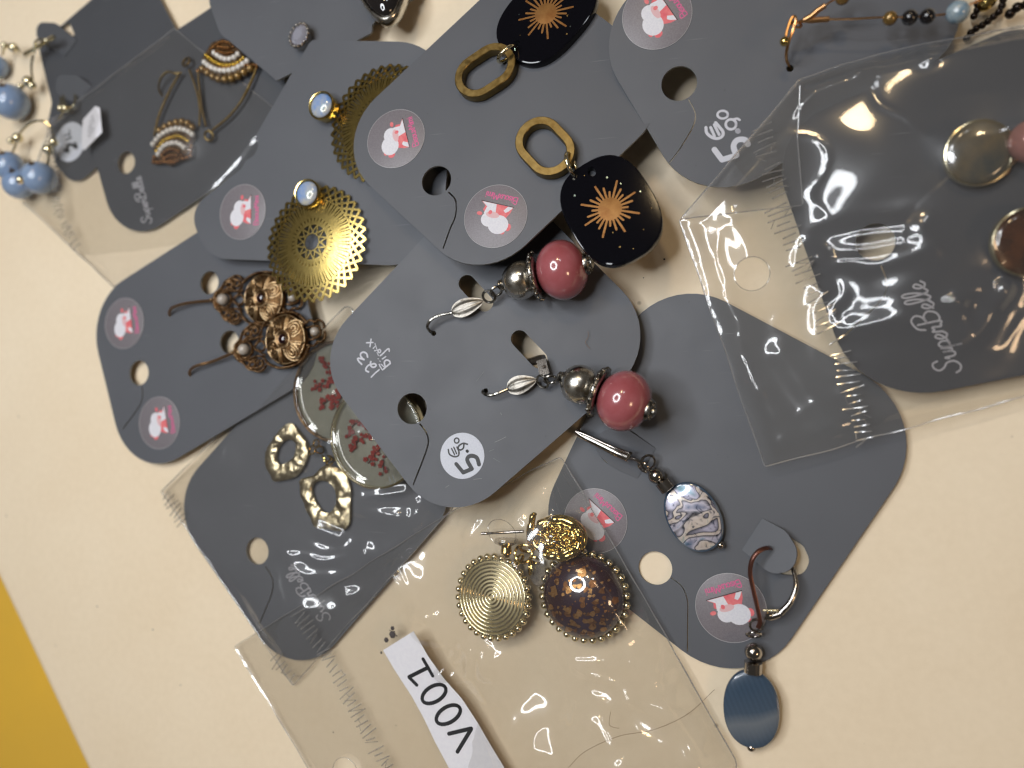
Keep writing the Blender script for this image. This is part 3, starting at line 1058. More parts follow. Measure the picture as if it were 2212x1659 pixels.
c4 = card('grey notched card with sticker holding gold lace disc earrings', PL4,
          [(672, 86, 2), (985, 92, 18), (950, 577, 14), (445, 558, 13), (409, 452, 6), (521, 364, 1.5), (530, 347, .5), (549, 335, 1.5), (558, 316, 2), (552, 293, 1.5)],
          [], 5)
sticker(PL4, c4, (524, 458), (524.5, 408))

c6 = card('grey bagged card with SuperBelle script holding resin flower earrings', PL6,
          [(360, 1086, 15), (638, 1490, 16), (1000, 1070, 12), (705, 700, 14)],
          [('c', C0(760, 1235), 3.6), ('s', [C0(818, 1345), C0(860, 1410), C0(876, 1475), C0(860, 1560), C0(822, 1655), C1(222, 615)], .34)], 6)
lettering('printed_script', 'SuperBelle', SC, PL6, c6, C1(745, 565), C1(462, 178), 3.6, .30, M_INKS, slant=.12)

c8 = card('grey card with two lifted tabs and two stickers holding abalone earrings', PL8,
          [(1420, 574, 16), (2036, 899, 17), (1616, 1517, 16), (1148, 1151, 15)],
          [('c', C3(885, 1175), 3.75), ('s', [C3(998, 1243), C3(1080, 1310), C3(1118, 1410), C3(1120, 1500), C4(1302, 815)], .20),
           ('p', [(*C3(1662, 818), .3), (*C3(1960, 1010), 3), (*C3(2010, 1120), 3), (*C3(1960, 1232), 3), (*C3(1800, 1222), 3), (*C3(1520, 1042), .3)]),
           ('p', [(*C3(470, 215), 3), (*C3(560, 150), 3), (*C3(690, 172), 2), (*C3(884, 308), .3), (*C3(756, 520), .3), (*C3(520, 405), 3), (*C3(455, 320), 3)])], 7)
sticker(PL8, c8, C3(450, 830), C3(375, 760))
sticker(PL8, c8, (1578, 1313), (1528, 1326.6))
PL8t = hinge(PL8, C3(1662, 812), C3(1514, 1042), C3(1880, 1130), 3.6)
flap(PL8t, c8, PL8, [(*C3(1662, 812), .3), (*C3(1835, 905), 4), (*C3(1925, 1050), 4), (*C3(1880, 1195), 4.5), (*C3(1725, 1222), 4), (*C3(1514, 1042), .3)])
PL8u = hinge(PL8, C3(888, 305), C3(755, 526), C3(480, 280), 1.6)
flap(PL8u, c8, PL8, [(*C3(888, 305), .3), (*C3(690, 172), 2), (*C3(540, 150), 4), (*C3(455, 230), 3), (*C3(465, 345), 4), (*C3(560, 430), 2), (*C3(755, 526), .3)])

c1 = card('scratched grey card with handwritten 123 Bijoux and white price label, centre', PL1,
          [(673, 770, 14), (963, 1155, 15), (1449, 733, 15), (1067, 351, 14)],
          [('c', P0(712, 793), 3.7), ('s', [P0(778, 925), P0(830, 992), P0(853, 1060), P0(845, 1130), P0(802, 1255), P0(760, 1360), P0(722, 1460)], .36),
           ('st', B2(437, 580), B2(570, 725), 2.0), ('st', B2(818, 983), B2(962, 1135), 2.0),
           ('c', B2(198, 945), .62), ('c', B2(575, 1362), .62)], 8)
pen('handwriting', Q0, [[(322, 458), (302, 392), (240, 364), (190, 396), (196, 446), (226, 480), (256, 506)], [(256, 506), (195, 486), (136, 484), (156, 536), (212, 592)],
                        [(383, 542), (374, 592), (400, 640), (450, 646), (482, 610), (450, 582), (400, 592), (340, 610), (296, 660), (292, 710), (342, 736)], [(540, 694), (462, 760), (390, 834)],
                        [(748, 576), (690, 622), (622, 682)], [(748, 576), (730, 530), (672, 514), (635, 555), (650, 622)], [(540, 592), (562, 640), (604, 700)], [(575, 592), (640, 648)],
                        [(600, 492), (662, 450)], [(730, 350), (722, 304), (682, 320), (612, 390), (560, 432)], ell(545, 345, 24, 30, 8), [(500, 372), (528, 430)],
                        [(462, 200), (490, 290), (520, 360)], [(430, 296), (458, 262)], [(455, 340), (482, 334)], [(305, 190), (425, 184)], [(390, 124), (370, 264)], [(515, 490), (535, 492)], [(548, 530), (566, 540)]],
    [29, 29, 29, 25, 27, 27, 20, 16, 22, 25, 22, 14, 14, 18, 20, 24, 24, 12, 12], PL1, c1, M_INKW)
_m = MB(); _o = PL1.uv(*P0(1150, 1204)); _m.lathe([(5.35, -.02), (5.35, .05), (1e-5, .06)], 48, Matrix.Translation((*_o, 0)))
_lab = _m.build('price_label', M_PRICE, c1, sharp=25)
pen('price', P0, [[(1098, 1275), (1160, 1350)], [(1160, 1350), (1235, 1318)], [(1235, 1318), (1194, 1240), (1222, 1205), (1276, 1220), (1297, 1280)], [(1193, 1162), (1196, 1166)],
                  [(1196, 1104), (1160, 1096), (1124, 1116), (1116, 1142), (1136, 1154), (1160, 1138), (1166, 1100)], ell(1103, 1072, 20, 22),
                  [(1030, 1150), (1040, 1190), (1080, 1212), (1116, 1204), (1122, 1170), (1105, 1128)], [(1058, 1140), (1085, 1196)], [(1078, 1130), (1102, 1186)]],
    [32, 34, 34, 26, 14, 12, 13, 11, 11], PL1, _lab, M_INKB, .085)
# scuffs
pen('scuff_marks', P0, [[(1435, 1085), (1475, 1068), (1530, 1040)], [(1250, 1410), (1320, 1402)], [(1005, 1480), (1035, 1462)], [(1385, 1165), (1425, 1150)], [(1485, 830), (1492, 848)], [(1275, 555), (1340, 470)], [(1420, 1225), (1480, 1260)]], [5, 4, 3, 3, 4, 2, 2], PL1, c1, pr('scuff', (0.25, 0.25, 0.25), .7), .028)

c2 = card('grey card on top with two stickers holding black sun earrings', PL2,
          [(704, 312, 15), (1037, 622, 15), (1497, 185, 15), (1130, -89, 14)],
          [('c', A1(1508, 1310), 3.65), ('s', [A1(1594, 1392), A1(1640, 1440), A1(1653, 1500), A1(1642, 1580), A1(1608, 1659), (957, 537)], .34)], 9)
sticker(PL2, c2, (855, 299.5), (845, 258))
sticker(PL2, c2, (1070.3, 467), (1022, 456))

c3 = card('grey card with white 5.90 euro price and sticker, top right', PL3,
          [(1263, 53, 15), (1512, 468, 15), (2150, 50, 13), (1800, -320, 12)],
          [('c', A2(1795, 605), 3.75), ('s', [A2(1862, 716), A2(1903, 790), A2(1914, 850), A2(1890, 930), A2(1800, 1080), A2(1722, 1185)], .22), ('c', L0(1457, 848), .75)], 10)
sticker(PL3, c3, (1419, 33), (1394, -3))
pen('price', A3, [[(-36, 1085), (20, 1160)], [(20, 1160), (125, 1128)], [(125, 1128), (104, 1062), (130, 1018), (185, 1015), (208, 1048)], [(134, 950), (137, 953)],
                  ell(85, 903, 38, 36), [(100, 868), (130, 862), (148, 872)], ell(25, 833, 38, 28)],
    [40, 42, 42, 38, 19, 17, 17], PL3, c3, M_INKW)
pen('euro_mark', A2, [[(1990, 925), (1996, 965), (2030, 995), (2072, 1006), (2108, 990), (2114, 958), (2090, 925), (2060, 890)], [(2024, 925), (2052, 988)], [(2050, 905), (2086, 978)]], [22, 20, 20], PL3, c3, M_INKW)

c7 = card('grey bagged card with large SuperBelle script holding shell discs, right edge', PL7,
          [(1654, 290, 13), (1858, 880, 17), (2420, 770, 10), (2300, 10, 10)],
          [('c', B3(1290, 240), 3.7), ('s', [B3(1325, 390), B3(1358, 480), B3(1350, 560), B3(1290, 640), B3(1092, 828)], .32)], 11, mat=M_CARDD)
lettering('printed_script', 'SuperBelle', SC, PL7, c7, B3(1830, 1035), B3(1585, 480), 4.6, .36, M_INKS, slant=.12)

# ================================================================== jewellery
# ---- pink bead earrings -------------------------------------------------------
def pink_earring(label, bead, silver, cap, hook, leaf, loops, seed):
    f = Fr(PL1, B2, bead, silver, 6.6)
    t = thing('pink_bead_earring', label, 'earring', f.M, 'pair of pink bead earrings')
    c = V((0, 0, 0))
    s_ = f.p(*silver, 5.4)
    ax = (s_ - c).normalized()
    A = axis_mat(c, ax)
    mb = MB()
    r = 6.65
    prof = [(max(1e-5, r * math.sin(a) ** 0.96), -5.7 * math.cos(a)) for a in [pi * i / 28 for i in range(29)]]
    mb.lathe(prof, 48, A)
    mb.build('ceramic_bead', M_PINKB, t, sharp=180)
    # end cap
    mb = MB()
    mb.lathe([(2.3, -5.0), (2.45, -5.6), (2.2, -6.2), (1.2, -6.5), (1.2, -6.9), (.75, -7.2), (1e-5, -7.3)], 24, A)
    for i in range(8):
        a = 2 * pi * i / 8
        mb.ball(A @ V((1.75 * math.cos(a), 1.75 * math.sin(a), -6.25)), .42, 8)
    mb.build('end_cap', M_ANTSIL, t, sharp=50)
    d = (s_ - c).length
    sr = 4.35
    # spacer ring, stamped
    mb = MB()
    z = 5.95
    mb.lathe([(2.0, z - .5), (4.9, z - .75), (5.35, z - .5), (5.45, z), (5.35, z + .5), (4.9, z + .75), (2.0, z + .5)], 40, A)
    rr = random.Random(seed)
    for i in range(22):
        a = 2 * pi * i / 22
        mb.ball(A @ V((5.32 * math.cos(a), 5.32 * math.sin(a), z + rr.uniform(-.2, .2))), rr.uniform(.38, .62), 8, (1, 1, .7))
    mb.build('spacer_ring', M_ANTSIL, t, sharp=60)
    mb = MB(); mb.ball(s_, sr, 40)
    mb.build('silver_bead', M_SILVER, t, sharp=180)
    # wire coil behind the bead
    e = s_ + ax * sr
    mb = MB()
    for i in range(2):
        mb.torus(e + ax * (.1 + .55 * i), 1.05 - .15 * i, .34, ax, 18, 8)
    l1, l2 = f.p(*loops[0]), f.p(*loops[1])
    dirx = (l2 - l1).normalized()
    mb.torus(l1, 1.5, .32, V((.2, .6, .8)), 22, 8)
    mb.torus(l2, 1.35, .32, dirx.cross(V((0, 0, 1))) + V((0, 0, .5)), 22, 8)
    mb.build('wire_loops', M_ANTSIL, t)
    # leaf shaped lever
    a, b = f.p(*leaf[0]), f.p(*leaf[1])
    L = (b - a).length; u = (b - a).normalized(); w = V((0, 0, 1)).cross(u)
    mb = MB(); nI, nJ = 14, 10
    vs, fs = [], []
    for i in range(nI + 1):
        s = i / nI
        wd = 2.55 * (math.sin(pi * min(1, s * 1.0)) ** 0.55) * (1 - .5 * s) + .15
        for j in range(nJ + 1):
            q = -1 + 2 * j / nJ
            rid = .26 * abs(math.sin(q * pi * 1.5)) * math.sin(pi * s) ** .6
            vs.append(a + u * (s * L) + w * (q * wd) + V((0, 0, .45 * (1 - q * q) * math.sin(pi * s) + rid + .15)))
    for i in range(nI):
        for j in range(nJ):
            k = i * (nJ + 1) + j
            fs.append((k, k + 1, k + nJ + 2, k + nJ + 1))
    mb.add(vs, fs); mb.build('leaf', M_LEAF, t, sharp=180)
    mb = MB(); mb.tube(crom(f.path(hook), 6), .36, 8)
    mb.build('ear_wire', M_ANTSIL, t)
    return t, f


pink_earring('upper pink bead earring, beside the black sun pendant', (1130, 485), (830, 560), None,
             [(196, 946, -1.2), (178, 935, .4), (153, 900, 1.8), (170, 855, 2.6), (225, 820, 2.6), (330, 795, 2.2)], [(328, 795, 1.8), (560, 708, 1.9)],
             [(600, 678, 2.4), (652, 640, 3.2)], 1)
_t, _f = pink_earring('lower pink bead earring, hanging over the edge above the abalone one', (1580, 1435), (1260, 1315), None,
                      [(576, 1362, -1.2), (556, 1362, .6), (560, 1380, 1.5), (605, 1396, 2.2), (665, 1380, 2.4), (735, 1350, 2.0)], [(730, 1348, 1.6), (945, 1280, 1.9)],
                      [(988, 1296, 2.2), (1045, 1280, 3.0)], 2)
mb = MB()
mb.tube(_f.path([(870, 1165, -1.6), (960, 1135, -.2), (1000, 1130, .8)]), 1.0, 10, flat=.7)
_a, _b = _f.p(985, 1140, .6), _f.p(1012, 1250, 1.4)
_u = (_b - _a).normalized(); _w = V((0, 0, 1)).cross(_u)
mb.loft([[_a + _u * s + _w * q * 1.15 + V((0, 0, z)) for q, z in ((-1, 0), (1, 0), (1, 1.5), (-1, 1.5))] for s in (0, (_b - _a).length)])
mb.ball(_f.p(1000, 1190, 2.4), .5, 8)
mb.build('lever_clip', M_STEEL, _t)


# ---- black sun earrings -------------------------------------------------------
def superell(a, b, e=2.7, n=56):
    out = []
    for i in range(n):
        t = 2 * pi * i / n
        c, s = math.cos(t), math.sin(t)
        out.append((a * abs(c) ** (2 / e) * (1 if c >= 0 else -1), b * abs(s) ** (2 / e) * (1 if s >= 0 else -1)))
    return out


def stadium(hl, r, n=14):
    d = hl - r
    return [(d + r * math.cos(a), r * math.sin(a)) for a in [-pi / 2 + pi * i / n for i in range(n + 1)]] + \
           [(-d + r * math.cos(a), r * math.sin(a)) for a in [pi / 2 + pi * i / n for i in range(n + 1)]]


def sun_earring(label, crop, centre, along, linkcrop, link, linkto, ring, ringaxis, hl, seed, tilt=0.0):
    f = Fr(PL2, crop, centre, along, 2.0)
    t = thing('sun_earring', label, 'earring', f.M, 'pair of black sun earrings')
    rr = random.Random(seed)
    # resin oval; hole near the -x end
    out = superell(12.3, 9.4)
    hole = circ((-9.7, .6), .95, 16, 1.25, .85)
    mb = MB()
    th = 2.6
    plate(mb, [(x * .97, y * .97) for x, y in out], [hole], lambda u, v: 0.0, th - .02, 3.0)
    mb.sweep(out[::-1] if False else out, [(0, -.3), (-.12, -.08), (-.4, -.01), (-.4, -th + .01), (-.12, -th + .1), (0, -th + .35)])
    body = mb.build('resin_oval', M_BLACK, t, sharp=35)
    # sun: disc and 24 rays let into the face
    mb = MB(); mb.lathe([(2.55, .0), (2.55, .04), (2.45, .06), (1e-5, .06)], 40)
    mb.build('sun_disc', M_SUN, t, sharp=30)
    for i in range(24):
        a = 2 * pi * i / 24 + .06
        ln = [6.3, 3.9, 4.9][i % 3] * (1 if i % 2 else .97)
        m = MB()
        m.ribbon([(2.3, 0), (ln * .6, 0), (ln, 0)], .46, .045)
        m.build('ray', M_SUN, t, M=Matrix.Rotation(a, 4, 'Z'), sharp=None)
    for i in range(10):
        a = rr.uniform(0, 2 * pi); q = rr.uniform(.45, .93)
        x, y = 12 * q * math.cos(a), 9 * q * math.sin(a)
        if math.hypot(x, y) < 6 and rr.random() < .7: continue
        s = rr.uniform(.12, .45)
        m = MB(); k = rr.randint(3, 5)
        m.add([(x + s * rr.uniform(.5, 1) * math.cos(2 * pi * j / k), y + s * rr.uniform(.4, 1) * math.sin(2 * pi * j / k), .02) for j in range(k)], [tuple(range(k))])
        m.build('foil_fleck', M_FLAKEB if rr.random() < .6 else M_BRASS, t, sharp=None)
    # oval link lying on the card
    g = Fr(PL2, linkcrop, link, linkto, 0.3)
    Ml = f.Mi @ g.M
    mb = MB()
    mb.sweep(stadium(hl, hl * .72)[::-1], [(-.14, 0), (0, .16), (0, 2.1), (-.14, 2.25), (-1.75, 2.25), (-1.9, 2.1), (-1.9, .16), (-1.75, 0)] and
             [(.14, 0), (0, .16), (0, 2.1), (.14, 2.25), (1.75, 2.25), (1.9, 2.1), (1.9, .16), (1.75, 0)])
    mb.build('oval_link', M_BRASS, t, M=Ml, sharp=35)
    mb = MB()
    mb.torus(f.p(*ring), 2.45, .42, V(ringaxis), 30, 10)
    mb.build('jump_ring', M_PALE, t)
    return t


sun_earring('black oval earring with copper sun, lower one overhanging the card edge', S0, (835, 905), (1135, 1425), A2, (835, 1090), (985, 1250),
            (330, 320, 2.6), (.25, .95, .25), 7.6, 5)
sun_earring('black oval earring with copper sun, upper one cut by the top edge', A2, (828, 98), (1100, -210), A2, (405, 545), (570, 435),
            (545, 392, 2.6), (.2, .95, .25), 7.6, 9)


# ---- gold lace discs ------------------------------------------------------------
def lace(mb, R, n=36):
    """spirograph lace, slightly domed"""
    hz = lambda r: 1.5 * (1 - (r / R) ** 2)

    def bar(p, q, w, k=3, up=0.0):
        vs, fs = [], []
        p, q = V(p), V(q)
        t = (q - p).normalized(); no = V((-t.y, t.x)) * w * .5
        for i in range(k + 1):
            c = p + (q - p) * (i / k)
            z = hz(c.length) + up
            for s_, dz in ((1, 0), (-1, 0), (-1, -.3), (1, -.3)):
                x_, y_ = c.x + no.x * s_, c.y + no.y * s_
                vs.append((x_, y_, hz(math.hypot(x_, y_)) + up + dz))
        for i in range(k):
            for j in range(4):
                fs.append((i * 4 + j, i * 4 + (j + 1) % 4, i * 4 + 4 + (j + 1) % 4, i * 4 + 4 + j))
        mb.add(vs, fs)
    pol = lambda r, a: (r * math.cos(a), r * math.sin(a))
    st = 2 * pi / n
    for i in range(n):
        a = i * st
        for s_ in (1, -1):
            bar(pol(R, a), pol(R * .74, a + s_ * st * 1.72), .60, 4, .04 * s_)
        # pairs of ribs that merge inwards
        bar(pol(R * .755, a), pol(R * .325, a), .85, 4)
        bar(pol(R * .755, a + st * .5), pol(R * .42, a + st * .5), .42, 3)
    for r, w in ((R * .315, .5), (R * .15, .3)):
        for i in range(48):
            bar(pol(r, 2 * pi * i / 48), pol(r, 2 * pi * (i + 1.02) / 48), w, 1)
    for i in range(12):
        a = 2 * pi * i / 12
        for s_ in (1, -1):
            bar(pol(R * .31, a), pol(R * .15, a + s_ * 2 * pi / 12 * .75), .42, 2)


def lace_earring(label, crop, c, to, stud, seed, tilt, h=1.0):
    f = Fr(PL4, crop, c, to, h)
    t = thing('lace_earring', label, 'earring', f.M, 'pair of gold lace disc earrings')
    mb = MB(); lace(mb, 15.0)
    mb.build('lace_disc', M_LACE, t, M=Matrix.Rotation(tilt, 4, 'Y'), sharp=8)
    s = f.p(*stud, 2.6)
    mb = MB()
    mb.lathe([(2.9, -2.4), (3.45, -2.2), (3.6, -.4), (3.7, .5), (3.55, .75), (3.25, .7), (3.1, .1), (1e-5, .0)], 36, Matrix.Translation(s))
    mb.build('bezel', M_GOLD, t, sharp=50)
    mb = MB()
    mb.lathe([(3.12, 0)] + [(max(1e-5, 3.12 * math.cos(a)), .15 + 1.25 * math.sin(a)) for a in [pi / 2 * i / 8 for i in range(9)]], 32, Matrix.Translation(s))
    mb.build('opal', M_OPAL, t, sharp=180)
    mb = MB()
    mb.tube([s + V((0, 0, -2.2)), f.p(stud[0] + (c[0] - stud[0]) * .22, stud[1] + (c[1] - stud[1]) * .22, 1.5)], .45, 8)
    mb.build('link', M_GOLD, t)


lace_earring('gold lace disc earring with opal stud, fully shown over the card corner', G0, (725, 930), (1000, 1300), (640, 340), 1, -.05)
lace_earring('gold lace disc earring with opal stud, half hidden under the black sun card', A1, (1105, 890), (1300, 1100), (680, 770), 2, -.10, 1.6)


# ---- bronze filigree -------------------------------------------------------------
def bronze_earring(label, dome, to, hookpts, hookend, seed, h):
    f = Fr(PL5, H0, dome, to, h)
    t = thing('bronze_earring', label, 'earring', f.M, 'pair of bronze filigree earrings')
    gran, wire = MB(), MB()

    def chain(pts, r=.36, closed=False, z=.7):
        ps = crom([V((x, y, z)) for x, y in pts], 8, closed)
        if closed: ps.append(ps[0])
        wire.tube([p - V((0, 0, .28)) for p in ps], r * .85, 6)
        for p in resample(ps, r * 1.75):
            gran.ball(p, r, 8)
    for s_ in (1, -1):
        Y = lambda pts: [(x, y * s_) for x, y in pts]
        chain(Y([(17.2, .2), (16.4, 2.0), (14.6, 3.3), (13.4, 5.0), (11.6, 5.9), (9.8, 6.6), (8.4, 6.2), (7.4, 5.3)]))
        chain(Y([(16.2, .6), (15.2, 2.0), (13.6, 2.9)]))
        chain(Y([(13.3, 4.2), (12.0, 4.9), (10.7, 4.4), (11.2, 3.4), (12.2, 3.7)]), .32)
        chain(Y([(9.9, 5.5), (8.6, 5.2), (8.5, 4.0), (9.6, 3.6), (10.3, 4.5)]), .32)
        chain(Y([(13.0, 2.6), (11.4, 2.5), (9.9, 2.4), (8.2, 2.9), (7.3, 4.2)]), .34)
        chain(Y([(10.3, .3), (9.2, 1.2), (7.6, 1.2), (6.9, .2)]), .32)
        chain(Y([(-6.3, 2.9), (-8.0, 3.4), (-9.4, 2.6), (-10.6, 2.9), (-11.8, 1.8), (-11.9, .4)]))
        chain(Y([(-7.0, 1.6), (-8.6, 1.7), (-9.4, .9)]), .32)
        chain(Y([(7.3, 4.6), (5.6, 5.9), (3.4, 6.9), (0.6, 7.2), (-2.4, 6.9), (-4.8, 5.6), (-6.6, 3.4)]), .42)
        chain(circ((11.9, 4.3 * s_), .9, 10), .3, True)
        chain(circ((9.3, 4.5 * s_), .8, 10), .3, True)
        chain(Y([(14.4, 1.9), (13.2, 2.9), (11.6, 3.2), (10.2, 3.0)]), .3)
        chain(Y([(12.8, 5.2), (11.2, 5.3), (9.6, 5.9)]), .32)
        chain(Y([(9.4, .9), (8.4, 2.0), (7.4, 2.6)]), .3)
    chain(circ((13.0, 0), 2.1, 16), .34, True, 1.0)
    chain(circ((-9.4, 0), 1.5, 12), .32, True, .9)
    for i in range(9):
        a = -1.1 + 2.2 * i / 8
        gran.ball((15.2 + 1.3 * math.cos(a), 2.3 * math.sin(a), 1.1), .5, 8)
    # ear loop fan
    wire.ball((15.6, 0, .6), 1.5, 14, (1.1, 1.0, .6))
    gran.ball((17.3, 0, 1.3), .62, 10)
    o = wire.build('openwork', M_BRONZE, t)
    o = gran.build('granulation', M_BRONZE, t, sharp=180); tag(o, kind='stuff')
    mb = MB()
    mb.lathe([(6.5, .2), (6.6, .5)] + [(max(1e-5, 6.4 * math.cos(a)), .6 + 1.8 * math.sin(a)) for a in [pi / 2 * i / 12 for i in range(13)]], 48, None, 1.0, 1.06)
    dome = mb.build('domed_disc', M_DOMEB, t, sharp=180)
    rel = MB()
    dp = lambda x, y: V((x, y * 1.06, .58 + 1.8 * math.sqrt(max(0, 1 - (x * x + y * y) / 41.0))))
    rr = random.Random(seed)
    for k in range(4):
        A_ = k * pi / 2 + .5
        R2 = lambda x, y: dp(x * math.cos(A_) - y * math.sin(A_), x * math.sin(A_) + y * math.cos(A_))
        for q in (.6, 1.3, 2.0):          # nested leaves
            pts = [R2(4.1 + (q * 1.15) * math.cos(b), q * .95 * math.sin(b)) for b in [-2.6 + 5.2 * i / 16 for i in range(17)]]
            rel.tube(pts, .27, 6)
        for q in (1.9, 2.7):                 # bands that sweep between the leaves
            pts = [R2(q + 3.4 * (i / 12) ** 1.4, 1.0 + 3.6 * (i / 12)) for i in range(13) if math.hypot(q + 3.4 * (i / 12) ** 1.4, 1.0 + 3.6 * (i / 12)) < 6.1]
            rel.tube(pts, .29, 6)
        for i in range(7):
            x, y = rr.uniform(1.9, 5.6), rr.uniform(-1.6, 2.6)
            if math.hypot(x, y) < 6: rel.ball(R2(x, y), .24, 6)
    rel.tube([dp(6.05 * math.cos(b), 6.05 * math.sin(b)) for b in [2 * pi * i / 48 for i in range(48)]], .22, 6, True)
    rel.tube([dp(2.1 * math.cos(b), 2.1 * math.sin(b)) for b in [2 * pi * i / 32 for i in range(32)]], .22, 6, True)
    rel.build('raised_ornament', M_DOME, dome, sharp=180)
    mb = MB(); mb.lathe([(1.7, 1.7), (1.75, 2.45), (1.55, 2.7), (1.3, 2.55)], 24); mb.build('stone_setting', M_BRONZE, t)
    mb = MB(); mb.lathe([(1.4, 2.3), (1.1, 2.72), (.6, 2.9), (1e-5, 2.95)], 20); mb.build('dark_stone', M_DARKGEM, t)
    mb = MB(); mb.ball((13.0, 0, 1.7), 1.55, 20); mb.build('pearl', M_PEARL, t, sharp=180)
    mb = MB(); mb.ball((-9.4, 0, 1.3), 1.2, 18); mb.build('pearl', M_PEARL, t, sharp=180)
    mb = MB(); mb.tube(crom(f.path(hookpts) + [V((17.4, 0, 1.0))], 6), .38, 8)
    mb.build('ear_wire', M_COPPER, t)
    return t


bronze_earring('bronze filigree earring with pearl, upper one under the gold lace disc', (1290, 625), (510, 650),
               [(100, 850, -1.0), (84, 800, .8), (110, 740, 1.8), (200, 700, 2.0), (360, 665, 1.6)], None, 1, .4)
bronze_earring('bronze filigree earring with pearl, lower one beside the bagged card', (1560, 1130), (790, 1330),
               [(365, 1598, -1.0), (334, 1545, .8), (372, 1480, 1.8), (470, 1440, 2.0), (620, 1400, 1.6)], None, 2, 1.2)

# ---- seed bead fans ---------------------------------------------------------------
BW, BG, BB, BBIG = beadmesh(M_SEEDW), beadmesh(M_SEEDG), beadmesh(M_SEEDB), beadmesh(M_BRONZEB)


def fan(label, c, to, rows, chains, ringpt, hook, core):
    f = Fr(PL9, E0, c, to, 0.3)
    t = thing('seed_bead_earring', label, 'earring', f.M, 'pair of seed bead fan earrings')
    mb = MB()
    ps = f.path([(x, y, .6) for x, y in core])
    n = len(ps)
    mb.loft([[V((p.x, p.y, .2)) for p in ps], [V((p.x, p.y, 1.0)) for p in ps]])
    mb.build('felt_base', M_BRONZE, t)
    for pts, r, me, h in rows:
        ps = crom(f.path([(x, y, h) for x, y in pts]), 8)
        copies('bead', me, t, resample(ps, r * 1.9), r)
    mb = MB()
    for ch in chains:
        ps = crom(f.path([(x, y, 1.4) for x, y in ch]), 8)
        mb.tube(ps, .34, 6)
        for p in resample(ps, .85):
            mb.ball(p, .46, 6)
    mb.build('snake_chain', M_BRASS, t, sharp=180)
    mb = MB(); mb.torus(f.p(*ringpt, 1.5), 1.3, .38, (.3, .2, 1), 20, 8)
    if hook: mb.tube(crom(f.path(hook), 6), .33, 8)
    mb.build('ear_wire', M_BRASS, t)


fan('seed bead fan earring in the bag, upper one below the crystal card', (880, 330), (680, 1200),
    [([(700, 190), (790, 120), (860, 105), (930, 130), (985, 190)], .55, BB, 1.6), ([(730, 215), (800, 225), (880, 240), (960, 225)], .55, BB, 1.8), ([(790, 165), (860, 175), (930, 180)], .55, BB, 2.0),
     ([(735, 235), (800, 285), (880, 312), (960, 295), (1030, 240)], .78, BW, 1.7),
     ([(640, 265), (700, 315), (780, 362), (880, 385), (980, 370), (1060, 325), (1095, 285)], .62, BG, 1.6),
     ([(620, 350), (690, 405), (780, 440), (870, 448), (970, 430), (1060, 380), (1135, 325)], .82, BW, 1.6),
     ([(600, 430), (680, 490), (780, 545), (880, 552), (1000, 520), (1120, 450), (1230, 390)], 1.15, BBIG, 1.4),
     ([(600, 465), (560, 440), (1180, 380), (1240, 400), (1220, 440)], .5, BB, 1.4)],
    [[(1240, 400), (1180, 560), (1060, 800), (900, 1000), (705, 1160)], [(545, 470), (560, 640), (590, 900), (640, 1110)]], (672, 1222), None,
    [(720, 130), (860, 80), (1000, 170), (1180, 360), (1120, 470), (880, 560), (640, 470), (610, 320)])
fan('seed bead fan earring in the bag, lower one beside the punched hole', (260, 1330), (400, 350),
    [([(120, 1470), (180, 1540), (280, 1530), (360, 1440)], .55, BB, 1.6), ([(120, 1440), (170, 1400), (240, 1380), (320, 1410)], .55, BB, 1.9), ([(150, 1480), (230, 1450), (310, 1460)], .55, BB, 2.0),
     ([(70, 1440), (130, 1350), (220, 1310), (310, 1310), (390, 1370)], .80, BW, 1.7),
     ([(50, 1400), (130, 1290), (230, 1240), (330, 1230), (440, 1290)], .62, BG, 1.6),
     ([(10, 1320), (80, 1230), (180, 1165), (300, 1135), (410, 1160), (500, 1225)], .82, BW, 1.6),
     ([(90, 1160), (180, 1100), (290, 1060), (400, 1060), (490, 1130)], 1.1, BBIG, 1.4),
     ([(30, 1480), (50, 1540), (420, 1480), (460, 1400), (470, 1330)], .7, BB, 1.2)],
    [[(25, 1210), (80, 980), (200, 700), (330, 470)], [(560, 1090), (565, 900), (530, 700), (440, 430)]], (402, 342),
    [(345, 470, 1.6), (280, 480, 2.2), (180, 462, 2.4), (100, 540, 2.2), (76, 660, 1.2), (120, 752, -.2)],
    [(20, 1330), (100, 1180), (300, 1080), (480, 1140), (520, 1240), (440, 1430), (240, 1590), (80, 1520)])

# ---- blue bead clusters at the left edge -----------------------------------------
def blue_cluster(label, c, to, beads, silver, wires, rod):
    f = Fr(TABLE, A0, c, to, 0.0)
    t = thing('blue_bead_earring', label, 'earring', f.M, 'pair of blue bead earrings')
    for x, y, r in beads:
        rm = r * f.k * .93
        mb = MB()
        p = f.p(x, y, rm)
        A = axis_mat(p, V((.6, .35, .7)))
        mb.lathe([(.9, -rm * .96)] + [(rm * math.sin(a), -rm * math.cos(a)) for a in [pi * (.07 + .86 * i / 20) for i in range(21)]] + [(.9, rm * .96)], 32, A)
        mb.build('stone_bead', M_BLUEB, t, sharp=180)
        mb = MB(); mb.lathe([(.95, rm * .90), (.9, rm * 1.0), (.2, rm * 1.01), (.2, rm * 1.25), (1e-4, rm * 1.25)], 12, A); mb.build('bead_pin', M_BRONZE, t)
    mb = MB()
    for x, y, r, h in silver:
        mb.ball(f.p(x, y, h), r * f.k, 16)
    mb.build('silver_balls', M_PALE, t, sharp=180)
    mb = MB()
    for w in wires:
        mb.tube(crom(f.path(w), 5), .34, 7)
    for a, b in rod:
        mb.tube([f.p(*a), f.p(*b)], .62, 8)
    mb.build('ear_wire', M_PALE, t)


